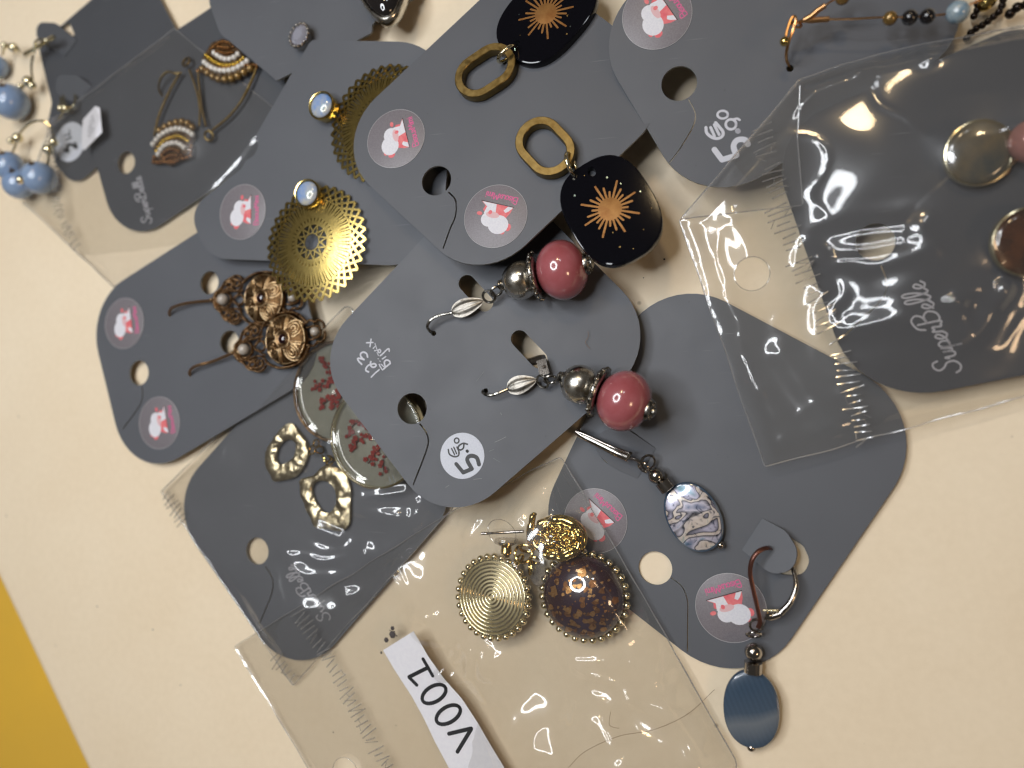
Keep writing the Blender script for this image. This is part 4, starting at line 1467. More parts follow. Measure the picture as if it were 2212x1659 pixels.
blue_cluster('pale blue bead earring, upper one cut by the left edge', (80, 740), (200, 590), [(78, 740, 108), (-25, 480, 70), (-60, 690, 90)],
             [(100, 345, 26, 4.5), (35, 330, 20, 4.0), (205, 590, 30, 5.0), (235, 620, 22, 4.4), (150, 625, 18, 4.6)],
             [[(20, 400, 4), (40, 330, 5), (110, 330, 5.2), (150, 380, 4.6)], [(240, 400, 5), (228, 480, 5), (235, 580, 5)], [(250, 390, 5), (262, 300, 6), (330, 290, 6.4), (350, 340, 5)], [(205, 600, 4.6), (160, 640, 4.6), (110, 690, 5)]],
             [((180, 395, 4.5), (392, 268, 6.2))])
blue_cluster('pale blue bead earring, lower one of three beads by the card tabs', (140, 1330), (350, 1080), [(65, 1205, 92), (138, 1335, 95), (282, 1292, 102)],
             [(130, 1000, 30, 4.5), (80, 1025, 20, 4.2), (352, 1085, 30, 5.0), (392, 1032, 24, 5.4), (150, 1305, 24, 9.5), (478, 785, 24, 4.5), (440, 785, 20, 4.2)],
             [[(120, 1020, 4.5), (160, 950, 5.5), (230, 890, 6), (310, 878, 5.5), (370, 930, 4.5), (395, 1010, 4.8)], [(350, 1090, 4.8), (352, 1150, 4.6), (345, 1200, 5)], [(120, 1040, 4), (95, 1100, 5), (88, 1150, 6)],
              [(525, 655, 1), (545, 700, 3), (535, 760, 4), (480, 790, 4)], [(440, 680, 3), (445, 780, 4)], [(460, 680, 3), (465, 790, 4), (430, 860, 3)]],
             [])

# ---- crystal stud, top ----------------------------------------------------------------
f = Fr(PLO, T0, (500, 390), (600, 420), 2.2)
t = thing('crystal_stud', 'clear crystal stud with dark beaded claw setting near top', 'earring', f.M)
mb = MB(); mb.lathe([(3.1, -2.0), (3.3, -.2), (3.0, .1), (2.6, -.2)], 24, None, .78, 1); mb.build('claw_cup', M_STEEL, t)
mb = MB(); mb.lathe([(2.9, -.4), (2.7, .5), (1.7, 1.15), (1e-5, 1.2)], 10, None, .78, 1); mb.build('faceted_stone', M_CRYSTAL, t, sharp=10)
_bm = beadmesh(M_STEEL, 8)
copies('claw', _bm, t, [(3.15 * .82 * math.cos(a), 3.15 * math.sin(a), .35) for a in [2 * pi * i / 16 for i in range(16)]], .52)

# ---- dark cabochon pendant at the top edge ---------------------------------------------
PLT = Pl((835, 20, 9), (700, -60, 9.5), (900, -40, 7))
f = Fr(PLT, T0, (1420, 0), (1420, 240), 0)
t = thing('cabochon_earring', 'dark glass cabochon in a silver frame, cut by the top edge', 'earring', f.M)
_o = [f.p(x, y, 0) for x, y in [(1150, -80), (1190, 50), (1300, 180), (1430, 250), (1550, 185), (1630, 50), (1660, -80), (1580, -220), (1400, -270), (1230, -210)]]
_c = sum(_o, V((0, 0, 0))) / len(_o)
_o = crom(_o, 5, True)
sc = lambda k, z: [V((_c.x + (p.x - _c.x) * k, _c.y + (p.y - _c.y) * k, z)) for p in _o]
MB().loft([sc(.93, -2.5), sc(1.0, -2.0), sc(1.02, -.5), sc(.98, .6), sc(.9, .9), sc(.84, .6), sc(.82, 0)]).build('metal_frame', M_SILVER, t, sharp=60)
MB().loft([sc(.84, .2), sc(.83, .6), sc(.76, 1.3), sc(.6, 2.0), sc(.35, 2.5), sc(.1, 2.65)]).build('glass_cabochon', M_DARKGLASS, t, sharp=60)

# ---- resin discs with red flowers on hammered gold studs --------------------------------
_fl = MB()
for i in range(5):
    a = 2 * pi * i / 5
    _fl.ball((.62 * math.cos(a), .62 * math.sin(a), 0), .5, 8, (1, .8, .28), Matrix.Rotation(a, 4, 'Z'))
_fl.ball((0, 0, .1), .28, 6)
FLOWER = _fl.mesh('flower', 180); FLOWER.materials.append(M_FLOWER)


def resin_disc(label, c, R, h, stud, studcrop, studout, studhole, sprays, seed, sh, rim=None):
    f = Fr(PL6, D, c, (c[0] + 100, c[1] - 100), h)
    t = thing('resin_flower_earring', label, 'earring', f.M, 'pair of resin flower earrings')
    rr = random.Random(seed)
    MB().lathe([(R - .5, 0), (R - .1, .3), (R, 1.2), (R - .05, 2.4), (R - .28, 2.6), (R - .6, 2.4), (R - .75, .9), (1e-5, .8)], 64).build('metal_rim', rim or M_PALE, t, sharp=40)
    MB().lathe([(R - .7, 1.15), (1e-5, 1.2)], 64).build('resin_base', M_RESIN, t)
    for sp in sprays:
        pts = crom([V((x * R, y * R, 1.45)) for x, y in sp], 6)
        MB().tube(pts, .16, 5).build('stem', M_STEM, t)
        for p in resample(pts, .95)[1:]:
            for q in range(2):
                m = Matrix.Translation(p + V((rr.uniform(-1.25, 1.25), rr.uniform(-1.25, 1.25), rr.uniform(.05, .5)))) @ Matrix.Rotation(rr.uniform(0, 6), 4, 'Z')
                copies('flower', FLOWER, t, [m])[0].scale = (rr.uniform(.42, .72),) * 3
    MB().lathe([(R - .45, 2.62), (R - .8, 2.78), (R - 1.2, 2.72), (R - 1.8, 2.5), (R - 2.5, 2.33), (R - 3.4, 2.28), (R - 4.6, 2.36), (R * .45, 2.66), (R * .2, 2.82), (1e-5, 2.86)], 64).build('clear_resin', M_GLAZE, t, sharp=180)
    # hammered stud with a hole
    g = studcrop
    n = 48
    hc = f.p(*studhole[0], 0)
    outp = crom([f.p(x, y, 0) for x, y in studout], 1, True)
    hol = crom([f.p(x, y, 0) for x, y in studhole[1]], 6, True)
    cen = sum(hol, V((0, 0, 0))) / len(hol)
    an = lambda p: math.atan2(p.y - cen.y, p.x - cen.x)

    def radial(poly, a):
        d = V((math.cos(a), math.sin(a))); best = .1
        for i in range(len(poly)):
            p, q = poly[i] - cen, poly[(i + 1) % len(poly)] - cen
            e = q - p; den = d.x * e.y - d.y * e.x
            if abs(den) < 1e-9: continue
            tt = (p.x * e.y - p.y * e.x) / den; u = (p.x * d.y - p.y * d.x) / den
            if -1e-6 <= u <= 1 + 1e-6 and tt > best: best = tt
        return best
    outs = crom([f.p(x, y, 0) for x, y in studout], 6, True)
    mb = MB(); vs, fs = [], []; J = 9; n = 72
    for i in range(n):
        a = 2 * pi * i / n
        ri, ro = radial(hol, a), radial(outs, a)
        for j in range(J):
            q = j / (J - 1); r = ri + (ro - ri) * q
            p = V((cen.x + r * math.cos(a), cen.y + r * math.sin(a), 0))
            z = sh + 1.0 * math.sin(pi * (.10 + .8 * q)) ** .45 + .40 * noise.noise(V((p.x * .55, p.y * .55, seed))) + .28 * noise.noise(V((p.x * 1.5, p.y * 1.5, seed + 5)))
            vs.append((p.x, p.y, z))
        vs.append((cen.x + ro * math.cos(a) * .99, cen.y + ro * math.sin(a) * .99, sh - .3))
        vs.append((cen.x + ri * math.cos(a) * 1.02, cen.y + ri * math.sin(a) * 1.02, sh - .3))
    W = J + 2
    for i in range(n):
        i2 = (i + 1) % n
        for j in range(W):
            j2 = (j + 1) % W
            fs.append((i * W + j, i * W + j2, i2 * W + j2, i2 * W + j))
    mb.add(vs, fs)
    s_ = mb.build('hammered_stud', M_HAMMER, t, sharp=60)
    return t, f


M_HAMMER = pr('hammered_pale_gold', (0.66, 0.57, 0.38), 0.33, 1.0, var=(0.9, (0.50, 0.41, 0.25)), bump=(1.3, 0.6, 0.14), dirt=(1.4, (0.16, 0.11, 0.05), 0.58, 0.72))
CC = lambda x, y: C0(x, y)
_t, _f = resin_disc('red flower resin disc earring, left one mostly uncovered', (738, 846), 13.2, .5, None, None,
                    [C0(*q) for q in [(1020, 305), (1070, 350), (1130, 430), (1148, 510), (1125, 600), (1060, 690), (960, 720), (905, 725), (870, 670), (838, 600), (850, 500), (890, 430), (950, 350)]],
                    ((738, 846), [C0(*q) for q in [(985, 430), (1040, 430), (1066, 480), (1050, 540), (990, 595), (940, 600), (915, 560), (935, 480)]]),
                    [[(.25, .15), (-.05, .25), (-.35, .42)], [(.25, .1), (-.15, .02), (-.55, .05)], [(.2, 0), (-.1, -.15), (-.35, -.1)], [(.2, -.1), (0, -.45), (-.05, -.7)], [(.3, .2), (.15, .5), (.05, .75)]], 3, .2, M_BRONZE)
mb = MB()
for q in ((1190, 455), (1215, 500), (1160, 500)): mb.torus(_f.p(*C0(*q), 1.6), 1.1, .25, (RND.uniform(-1, 1), RND.uniform(-1, 1), .5), 16, 6)
mb.build('chain_links', M_GOLD, _t)
_t, _f = resin_disc('red flower resin disc earring, right one mostly under the centre card', (822, 942), 13.0, 3.5, None, None,
                    [C0(*q) for q in [(1270, 610), (1380, 640), (1430, 690), (1455, 790), (1450, 900), (1445, 1030), (1390, 1085), (1290, 1070), (1200, 1055), (1160, 980), (1110, 870), (1085, 770), (1100, 710), (1190, 680)]],
                    ((822, 942), [C0(*q) for q in [(1245, 720), (1310, 740), (1345, 800), (1350, 880), (1310, 950), (1250, 940), (1200, 870), (1175, 790), (1195, 740)]]),
                    [[(.1, .3), (-.2, .5), (-.5, .45)], [(.1, .1), (-.3, .2), (-.65, .2)], [(.2, 0), (-.1, -.2), (-.5, -.25)], [(.2, -.1), (.1, -.5), (0, -.7)], [(.3, .1), (.35, .45)], [(-.2, -.4), (-.35, -.6)]], 8, -2.9)
mb = MB()
for q in ((1250, 570), (1290, 590), (1300, 560)): mb.torus(_f.p(*C0(*q), 2.2), 1.1, .25, (RND.uniform(-1, 1), RND.uniform(-1, 1), .5), 16, 6)
mb.build('chain_links', M_GOLD, _t)

# ---- gold and purple earrings in the lower bag ----------------------------------------
RIMB = beadmesh(M_PALE, 12)
PB2 = Pl((508, 1396, 1.5), (1215, 990, 2.6), (1590, 1640, 1.6))
PSP = Pl((985, 1290, 2.0), (1065, 1380, 4.2), (1150, 1290, 4.6))
f = Fr(PSP, C2, (528, 1330), (720, 1330), 1.2)
t = thing('coin_earring', 'gold ribbed disc earring showing its spiral back, in lower bag', 'earring', f.M, 'gold and purple earrings in the lower bag')
MB().lathe([(9.0, -.8), (9.1, -.1), (8.9, .1), (1e-5, .45)], 72).build('disc_back', M_GROOVE, t, sharp=50)
mb = MB()
for i in range(10):
    r = 8.55 - i * .875
    mb.torus((0, 0, .08 + .36 * (1 - r / 9)), max(r, .3), .27, (0, 0, 1), 72, 8)
mb.build('spiral_ridges', M_PALE, t, sharp=180)
copies('rim_bead', RIMB, t, [(9.35 * math.cos(a), 9.35 * math.sin(a), -.3) for a in [2 * pi * i / 30 for i in range(30)]], .86)
mb = MB()
A = axis_mat(f.p(648, 975, 3.0), f.p(650, 850, 3.2) - f.p(648, 975, 3.0))
mb.lathe([(1e-4, -.4), (.8, -.2), (.95, .4), (1.3, .6), (1.35, 1.4), (1.2, 1.7), (1.25, 2.4), (1.9, 2.7), (1.95, 3.3), (1e-4, 3.4)], 20, A)
mb.build('ear_nut', M_GOLD, t)
MB().lathe([(2.7, 3.0), (2.8, 3.6), (2.6, 4.1), (1e-4, 4.2)], 24, A).build('nut_disc', M_RUBBER, t)
mb = MB()
mb.torus(f.p(800, 950, 1.6), 2.0, .34, (.5, .2, .8), 20, 8); mb.torus(f.p(760, 1000, 1.2), 1.3, .34, (-.4, .6, .6), 18, 8); mb.torus(f.p(830, 905, 2.2), 1.6, .34, (.1, -.8, .5), 18, 8)
mb.build('jump_rings', M_GOLD, t)

PCB = Pl((1180, 1290, 2.0), (1262, 1380, 2.0), (1345, 1290, 2.6))
f = Fr(PCB, C2, (1322, 1325), (1110, 810), 1.6)
t = thing('coin_earring', 'purple domed earring with gold flakes and nugget stud, in lower bag', 'earring', f.M, 'gold and purple earrings in the lower bag')
MB().lathe([(9.2, -1.2), (9.5, -.7), (9.4, 0), (1e-4, .1)], 56).build('gold_tray', M_GOLD, t)
copies('rim_bead', RIMB, t, [(9.9 * math.cos(a), 9.9 * math.sin(a), -.4) for a in [2 * pi * i / 30 for i in range(30)]], .88)
dz = lambda r: 5.0 * math.sqrt(max(0, 1 - (r / 9.4) ** 2))
MB().lathe([(9.3, 0)] + [(max(1e-5, 9.3 * math.cos(a)), 4.9 * math.sin(a)) for a in [pi / 2 * i / 14 for i in range(15)]], 56).build('purple_dome', M_PURPLE, t, sharp=180)
rr = random.Random(21)
for i in range(150):
    a = rr.uniform(0, 2 * pi); r = 8.6 * math.sqrt(rr.random())
    s = rr.choice([.2, .25, .3, .35, .45, .55, .7, .9, 1.15])
    if r + s > 9: continue
    k = rr.randint(5, 7)
    cx, cy_ = r * math.cos(a), r * math.sin(a)
    vs = []
    for j in range(k):
        q = 2 * pi * j / k + rr.uniform(-.25, .25); w = s * rr.uniform(.55, 1.1)
        x, y = cx + w * math.cos(q) * rr.uniform(.7, 1), cy_ + w * math.sin(q)
        vs.append((x, y, dz(math.hypot(x, y)) + .02 + rr.uniform(0, .05)))
    m = MB(); m.add(vs, [tuple(range(k))]); m.build('gold_flake', M_FLAKE if rr.random() < .6 else M_FLAKED, t, sharp=None)
MB().lathe([(9.38, .1)] + [(max(1e-5, 9.4 * math.cos(a)), .15 + 5.4 * math.sin(a)) for a in [pi / 2 * i / 14 for i in range(15)]], 56).build('clear_resin', M_GLAZE, t, sharp=180)
# nugget
p = f.p(1112, 812, 3.2)
mb = MB()
Mx = Matrix.Translation(p) @ Matrix.Rotation(math.atan2(*(f.p(1212, 812, 3.2) - p).yx), 4, 'Z')
mb.lathe([(5.2, -1.6), (6.3, -1.0), (6.6, -.1), (6.4, .7), (5.9, 1.0), (5.0, 1.0), (1e-4, 1.5)], 48, Mx, 1.0, .8)
def coil(r0, r1, turns, cx, cy0, r, ph, sy=.8, n=90):
    ps, rs = [], []
    for i in range(n + 1):
        s = i / n; a = ph + turns * 2 * pi * s; q = r0 + (r1 - r0) * s
        v = V((cx + q * math.cos(a), cy0 + q * math.sin(a) * sy, 1.55 + .25 * noise.noise(V((a * 1.3, q, r)))))
        v.x += .5 * noise.noise(v * .6); v.y += .5 * noise.noise(v * .6 + V((9, 0, 0)))
        ps.append(Mx @ v); rs.append(r * (1 + .35 * math.sin(a * 9) * .5 + .3 * noise.noise(v * .9)))
    mb.tube(ps, rs, 8)
coil(5.7, 5.2, 1.05, 0, 0, .8, .3)
coil(4.5, 4.1, 1.0, 0, 0, .6, .9)
coil(2.4, .3, 1.7, -2.1, .6, .7, 1.0, 1)
coil(2.4, .3, 1.8, 2.2, -.5, .7, 4.0, 1)
coil(1.2, .3, 1.2, .2, 2.6, .5, 2.0, 1)
coil(1.2, .3, 1.2, .3, -2.6, .5, 5.0, 1)
mb.tube(crom([f.p(890, 900, 2.4), f.p(862, 800, 2.8), f.p(870, 690, 3.2), f.p(885, 610, 3.2), f.p(910, 620, 3.0)], 5), [1.2] * 5 + [1.1] * 5 + [.8] * 5 + [.5] * 5 + [.3], 8)
mb.build('gold_nugget', M_GOLD, t, sharp=180)
MB().tube([f.p(432, 776, 4.4), f.p(492, 774, 4.3), f.p(496, 774, 4.3), f.p(800, 757, 3.6)], [.3, .36, .28, .36], 10).build('post', M_STEEL, t)
MB().torus(f.p(610, 770, 3.4), 4.0, .12, (.2, .1, 1), 36, 6, (1, .72)).build('clear_ring', M_RUBBER, t)
mb = MB(); A = axis_mat(f.p(940, 1130, .8), V((.3, .4, .8)))
mb.lathe([(2.6, 0), (2.7, .6), (2.4, 1.0), (1e-4, 1.1)], 20, A); mb.build('ear_nut', M_RUBBER, t)
mb = MB(); mb.torus(f.p(860, 1070, 1.2), 1.6, .36, (.4, .7, .4), 18, 8); mb.torus(f.p(905, 1010, 1.6), 1.4, .36, (-.6, .3, .6), 18, 8); mb.build('jump_rings', M_GOLD, t)

# ---- abalone earrings ---------------------------------------------------------------
def shell_drop(label, crop, c, end, hl, hw, facemat, tail, cyl, ball, loops, parts, h):
    f = Fr(PL8, crop, c, end, h)
    t = thing('shell_drop_earring', label, 'earring', f.M, 'pair of shell drop earrings')
    out = superell(hl, hw, 2.15, 48)
    S = lambda k, z: [(x * k, y * k, z) for x, y in out]
    MB().loft([S(.80, -1.5), S(.95, -1.2), S(1.0, -.4), S(1.0, .3), S(.985, .62), S(.95, .8)]).build('shell_edge', M_BLUESHELL, t, sharp=60)
    MB().loft([S(.93, .72), S(.925, .86), S(.86, .98), S(.6, 1.1), S(.25, 1.16)]).build('shell_face', facemat, t, sharp=60)
    tp = f.p(*tail); tp.z = 0
    MB().ball(tp, .95, 14).build('end_ball', M_STEEL, t, sharp=180)
    a, b = f.p(*cyl[0]), f.p(*cyl[1])
    mb = MB(); A = axis_mat(a, b - a); L = (b - a).length
    mb.lathe([(1.5, 0), (1.85, .12), (1.85, L - .12), (1.55, L), (1e-4, L)], 24, A)
    mb.build('metal_tube', M_STEEL, t, sharp=35)
    MB().ball(f.p(*ball), 1.85, 24).build('metal_ball', M_STEEL, t, sharp=180)
    mb = MB()
    for q, R_, ax in loops: mb.torus(f.p(*q), R_, .30, ax, 22, 8)
    mb.build('wire_loops', M_STEEL, t)
    for nm, pts, r, m, fl in parts:
        mb = MB(); ps = crom(f.path(pts), 6)
        if isinstance(r, tuple): r = [r[0] + (r[1] - r[0]) * i / (len(ps) - 1) for i in range(len(ps))]
        mb.tube(ps, r, 10, flat=fl); mb.build(nm, m, t)
    return t, f


shell_drop('oval abalone shell earring with cream patch, lying on the grey card', C3, (1163, 802), (1290, 1045), 7.9, 5.8, M_ABALONE, (1357, 1008, 2.2), ((985, 605, 2.6), (935, 540, 2.8)), (893, 503, 3.0),
           [((832, 408, 3.0), 1.7, (.5, .4, .8)), ((800, 440, 2.6), 1.4, (.3, -.6, .6))],
           [('lever_back', [(310, 180, 3.4), (360, 215, 3.4), (480, 275, 3.6), (600, 335, 3.6), (690, 375, 3.4)], (.75, .95), M_STEEL, .8),
            ('hinge_wire', [(690, 375, 3.4), (740, 385, 3.2), (770, 405, 3.0), (790, 430, 2.8)], .35, M_STEEL, 1),
            ('ear_wire', [(310, 178, 3.6), (420, 225, 4.2), (560, 290, 4.6), (700, 345, 4.2)], .38, M_STEEL, 1),
            ('catch', [(688, 370, 4.0), (702, 345, 4.6), (706, 338, 5.0)], .4, M_STEEL, 1)], 1.6)
shell_drop('oval dark blue shell earring hanging below the grey card onto the table', C4, (1766, 1228), (1766, 1500), 8.1, 5.7, M_BLUESHELL, (1766, 1514, 2.0), ((1778, 968, 2.6), (1780, 885, 2.8)), (1782, 815, 3.0),
           [((1785, 690, 3.0), 1.5, (.8, .1, .5)), ((1800, 622, 3.0), 1.25, (.1, .3, .9))],
           [('ear_wire', [(1912, 66, 1.4), (1880, 62, 4.0), (1820, 85, 5.2), (1772, 150, 5.4), (1758, 240, 5.0), (1775, 340, 4.6), (1805, 470, 4.2), (1828, 590, 3.6), (1815, 640, 3.2)], .52, M_BROWNENAMEL, .7),
            ('lever_back', [(2065, 205, 1.6), (2088, 290, 2.6), (2085, 370, 3.4), (2045, 460, 3.8), (1975, 535, 3.8)], (.42, .72), M_STEEL, .9),
            ('hinge_box', [(1868, 548, 3.6), (1905, 560, 3.6), (1975, 540, 3.6)], (1.0, .7), M_STEEL, .9),
            ('lever_spring', [(1850, 515, 4.0), (1960, 515, 4.0)], .28, M_PALE, 1)], 1.6)

# ---- gold wire earring, top right ---------------------------------------------------------
f = Fr(PL3, L0, (1530, 300), (1900, 250), 5.0)
t = thing('wire_bead_earring', 'gold wire earring threaded with dark beads and one blue bead', 'earring', f.M)
MB().tube(crom(f.path([(1458, 850, -1.2), (1440, 815, .5), (1412, 740, 2.4), (1412, 640, 4.0), (1450, 490, 5.4), (1505, 340, 6.2), (1530, 250, 6.6), (1505, 205, 6.8), (1465, 250, 6.8), (1430, 350, 6.8), (1405, 455, 6.8)]), 6), .30, 8).build('ear_wire', M_COPPER, t)
MB().ball(f.p(1388, 516, 6.8), .95, 20).build('gold_ball', M_GOLD, t, sharp=180)
mb = MB(); mb.torus(f.p(1535, 305, 6.4), 1.0, .24, (.3, .5, .7), 20, 8)
mb.tube(f.path([(1570, 270, 6.2), (1640, 255, 6.0), (1700, 255, 6.0)]), [.3, .45, .52], 8)
mb.tube(f.path([(1700, 255, 6.0), (1820, 245, 6.0), (1940, 238, 6.0)]), .55, 10)
mb.tube(crom(f.path([(1630, 250, 6.2), (1720, 200, 6.6), (1800, 130, 7.0), (1895, 68, 7.4)]), 4), .55, 10)
mb.build('crimp_tubes', M_COPPER, t)
g = lambda x, y, h: f.Mi @ PL3.at(*L1(x, y), h)
MB().tube(crom([f.p(1930, 240, 6), f.p(2212, 236, 6.2), g(470, 215, 6.4), g(800, 210, 6.4), g(1250, 172, 6.4), g(1520, 62, 6.4), g(1720, -20, 6.2)], 5), .2, 8).build('wire', M_COPPER, t)
MB().tube(crom([f.p(1890, 70, 7.4), f.p(1990, 0, 7.6), f.p(2120, -80, 7.8)], 4), .2, 8).build('wire', M_COPPER, t)
for nm, q, r, m in (('bronze_bead', g(545, 228, 6.4), 1.36, M_BRONZEB), ('black_bead', g(790, 218, 6.4), 1.46, M_BLACKB), ('black_bead', g(1010, 203, 6.4), 1.44, M_BLACKB), ('blue_bead', g(1388, 150, 6.4), 2.12, M_BLUEM), ('bronze_bead', f.p(2110, -30, 7.6), 1.4, M_BRONZEB)):
    MB().ball(q, r, 28).build(nm, m, t, sharp=180)
PLC = Pl((2100, 60, 1.5), (2212, 20, 2.5), (2150, 100, 1.5))
f = Fr(PLC, L1, (1760, 240), (1950, 40), 1.0)
t = thing('black_chain', 'black metal chain with a gold nugget clasp in the top right corner', 'chain', f.M)
_bm = beadmesh(M_CHAIN, 10)
_ps = crom(f.path([(1500, 480, 1), (1560, 400, 1.2), (1640, 340, 1.2), (1720, 300, 1.2), (1800, 230, 1.4), (1880, 170, 1.4), (1930, 90, 1.6), (1960, -20, 1.6)]), 6)
copies('chain_link', _bm, t, resample(_ps, 1.15), .75)
MB().tube(_ps, .45, 6).build('chain_cord', M_CHAIN, t)
_ps = crom(f.path([(1590, 200, 1.2), (1630, 130, 1.4), (1640, 40, 1.6), (1700, -30, 1.6)]), 6)
copies('chain_link', _bm, t, resample(_ps, 1.15), .75)
_ps = crom(f.path([(2040, 170, 1.4), (2090, 110, 1.6), (2160, 80, 1.8), (2260, 50, 1.8)]), 6)
copies('chain_link', _bm, t, resample(_ps, 1.5), 1.0)
MB().ball(f.p(1760, 20, 2.4), 1.5, 14, (1.4, 1, 1)).build('clasp', M_GOLD, t, sharp=20)

# ---- shell discs in the right bag ------------------------------------------------------------
def shell_disc(label, c, to, R, m, h, extra):
    f = Fr(PL7, R0, c, to, h)
    t = thing('shell_disc_earring', label, 'earring', f.M, 'pair of shell disc earrings')
    tl = Matrix.Rotation(.12, 4, 'X')
    MB().lathe([(R - .6, -1.4), (R, -1.1), (R + .12, 0), (R, .45), (R - .3, .55), (R - .45, .3)], 48, tl).build('gold_rim', M_PALE, t, sharp=45)
    MB().lathe([(R - .4, .1), (R - .5, .42), (R * .7, .6), (1e-5, .7)], 48, tl).build('shell_inlay', m, t, sharp=180)
    if extra:
        mb = MB(); mb.torus(f.p(1435, 500, .6), 1.6, .34, (.2, .3, 1), 24, 8)
        ps = crom(f.path([(1490, 470, 1.2), (1560, 420, 1.8), (1620, 370, 2.2)]), 4)
        mb.tube(ps, .3, 6)
        A = f.p(1530, 445, 1.6); B_ = f.p(1600, 385, 2.1)
        for i in range(5): mb.torus(A + (B_ - A) * (i / 4), .62, .26, B_ - A, 14, 6)
        mb.build('wrapped_wire', M_COPPER, t)
        MB().ball(f.p(1740, 250, 3.0), 4.2, 28, (1, 1, .9)).build('rose_pearl', M_ROSEP, t, sharp=180)


shell_disc('grey gold shell disc earring with rose pearl, upper one at right edge', (1240, 362), (1500, 250), 6.2, M_MOP, 2.6, True)
shell_disc('brown banded shell disc earring cut by the right edge', (1705, 1190), (1900, 1100), 6.5, M_AGATE, 2.6, False)

# ================================================================== bags
def bag(label, pl, corners, h0, bumps, seed, wr=.6, wl=16.0, hole=None, ribs=(), g=1.5, back=True, seams=True, creases=(), ck=.75, bo=-1.15):
    """clear bag: wrinkled front film over the contents, flat back film, welded seams, seal ribs"""
    t = thing('clear_bag', label, 'bag', pl.M(), 'clear plastic bags')
    poly0 = round_poly([(*pl.uv(*c[:2]), c[2] if len(c) > 2 else .4) for c in corners], 4)
    # subdivide long sides so the border can ripple
    poly = []
    for i in range(len(poly0)):
        a, b = V(poly0[i]), V(poly0[(i + 1) % len(poly0)])
        k = max(1, int((b - a).length / (g * 1.3)))
        n_ = V((-(b - a).y, (b - a).x)).normalized() if (b - a).length > 0 else V((0, 0))
        for j in range(k):
            q = a + (b - a) * (j / k)
            w_ = .45 * noise.noise(V((q.x * .11, q.y * .11, seed))) * min(1, 4 * min(j, k - j) / k)
            poly.append(tuple(q + n_ * w_))
    hs = []
    if hole: hs.append(circ(pl.uv(*hole[0]), hole[1], 32))
    vs, tri, loops = tri_sheet(poly, hs, g)
    xs = np.array([v[0] for v in vs]); ys = np.array([v[1] for v in vs])
    dist = _dist(xs, ys, [poly0])
    bl = [(pl.uv(*b[0]), b[1], b[2]) for b in bumps]
    zs = []
    for (u, v), d in zip(vs, dist):
        e = min(1, d / 5.0); e = e * e * (3 - 2 * e)
        z = .15 + h0 * e
        for (bu, bv), br, bh in bl:
            q = ((u - bu) ** 2 + (v - bv) ** 2) / (br * br)
            if q < 6: z = max(z, (bh) * math.exp(-q ** 1.5 * .55)) if False else z + max(0, bh - h0) * math.exp(-q ** 1.6 * .6) * e
        n1 = noise.noise(V((u / wl, v / wl * 1.7, seed)))
        n2 = noise.noise(V((u / wl * 2.3 + v / wl, v / wl * 2.3 - u / wl, seed + 7)))
        n3 = 1 - abs(noise.noise(V((u / wl * 1.3 + .6 * n2, v / wl * 1.3, seed + 13)))) * 2
        n4 = noise.noise(V((u / wl * 6, v / wl * 4, seed + 19)))
        z += wr * e ** .5 * (n1 * 1.0 + n2 * .25 + .30 * max(0, n3) ** 4) * (.35 + .65 * e)
        zs.append(max(z, .12))
    zs = np.array(zs)
    for cr, amp, wid in creases:
        line = [pl.uv(*q) for q in cr]
        line = [tuple(p.xy) for p in crom([V((*p, 0)) for p in line], 4)] if len(line) > 2 else line
        dd = _dist(xs, ys, [line + line[::-1]])
        zs += ck * amp * np.exp(-(dd / wid) ** 2) * np.clip(dist / 3.0, 0, 1)
    mb = MB(); mb.add([(u, v, float(z)) for (u, v), z in zip(vs, zs)], tri)
    mb.build('front_film', M_FILM, t, sharp=180)
    if back:
        mb = MB(); v2, t2, _ = tri_sheet(poly0, hs, 12.0)
        mb.add([(u, v, bo + .1 * noise.noise(V((u * .1, v * .1, seed)))) for u, v in v2], t2)
        mb.build('back_film', M_BACK, t, sharp=180)
    if seams:
        mb = MB()
        mb.tube([(x, y, .2 + .12 * noise.noise(V((x * .2, y * .2, seed)))) for x, y in poly], [max(.05, .15 + .12 * noise.noise(V((x * .13, y * .13, seed + 3)))) for x, y in poly], 5, True)
        mb.build('welded_seam', M_SEAM, t)
    if hole:
        c = pl.uv(*hole[0])
        MB().tube([(x, y, h0 + .25) for x, y in circ(c, hole[1], 40)], .09, 5, True).build('hang_hole_rim', M_SEAM, t)
    if ribs:
        mb = MB()
        rr = random.Random(seed)
        for (pa, pb, step, ln, hh) in ribs:
            a, b = V(pl.uv(*pa)), V(pl.uv(*pb))
            u = (b - a).normalized(); n = V((-u.y, u.x)); L = (b - a).length
            s = 0
            while s < L:
                c = a + u * s
                w = ln * rr.uniform(.55, 1.15)
                sk = rr.uniform(-.45, .45)
                c = c + n * rr.uniform(-.4, .4)
                if rr.random() < .08:
                    s += step; continue
                p, q = c + n * w * .5 + u * sk, c - n * w * .5 - u * sk
                mb.tube([(p.x, p.y, hh - .05), ((p.x + q.x) / 2, (p.y + q.y) / 2, hh + .12), (q.x, q.y, hh - .05)], .15, 5)
                if rr.random() < .45:
                    e = c + u * step + n * rr.uniform(-.5, .5) * ln
                    f_ = c + n * rr.uniform(-.5, .5) * ln
                    mb.tube([(f_.x, f_.y, hh), (e.x, e.y, hh)], .08, 4)
                s += step * rr.uniform(.85, 1.15)
        tag(mb.build('seal_ribs', M_RIB, t), kind='stuff')
    return t


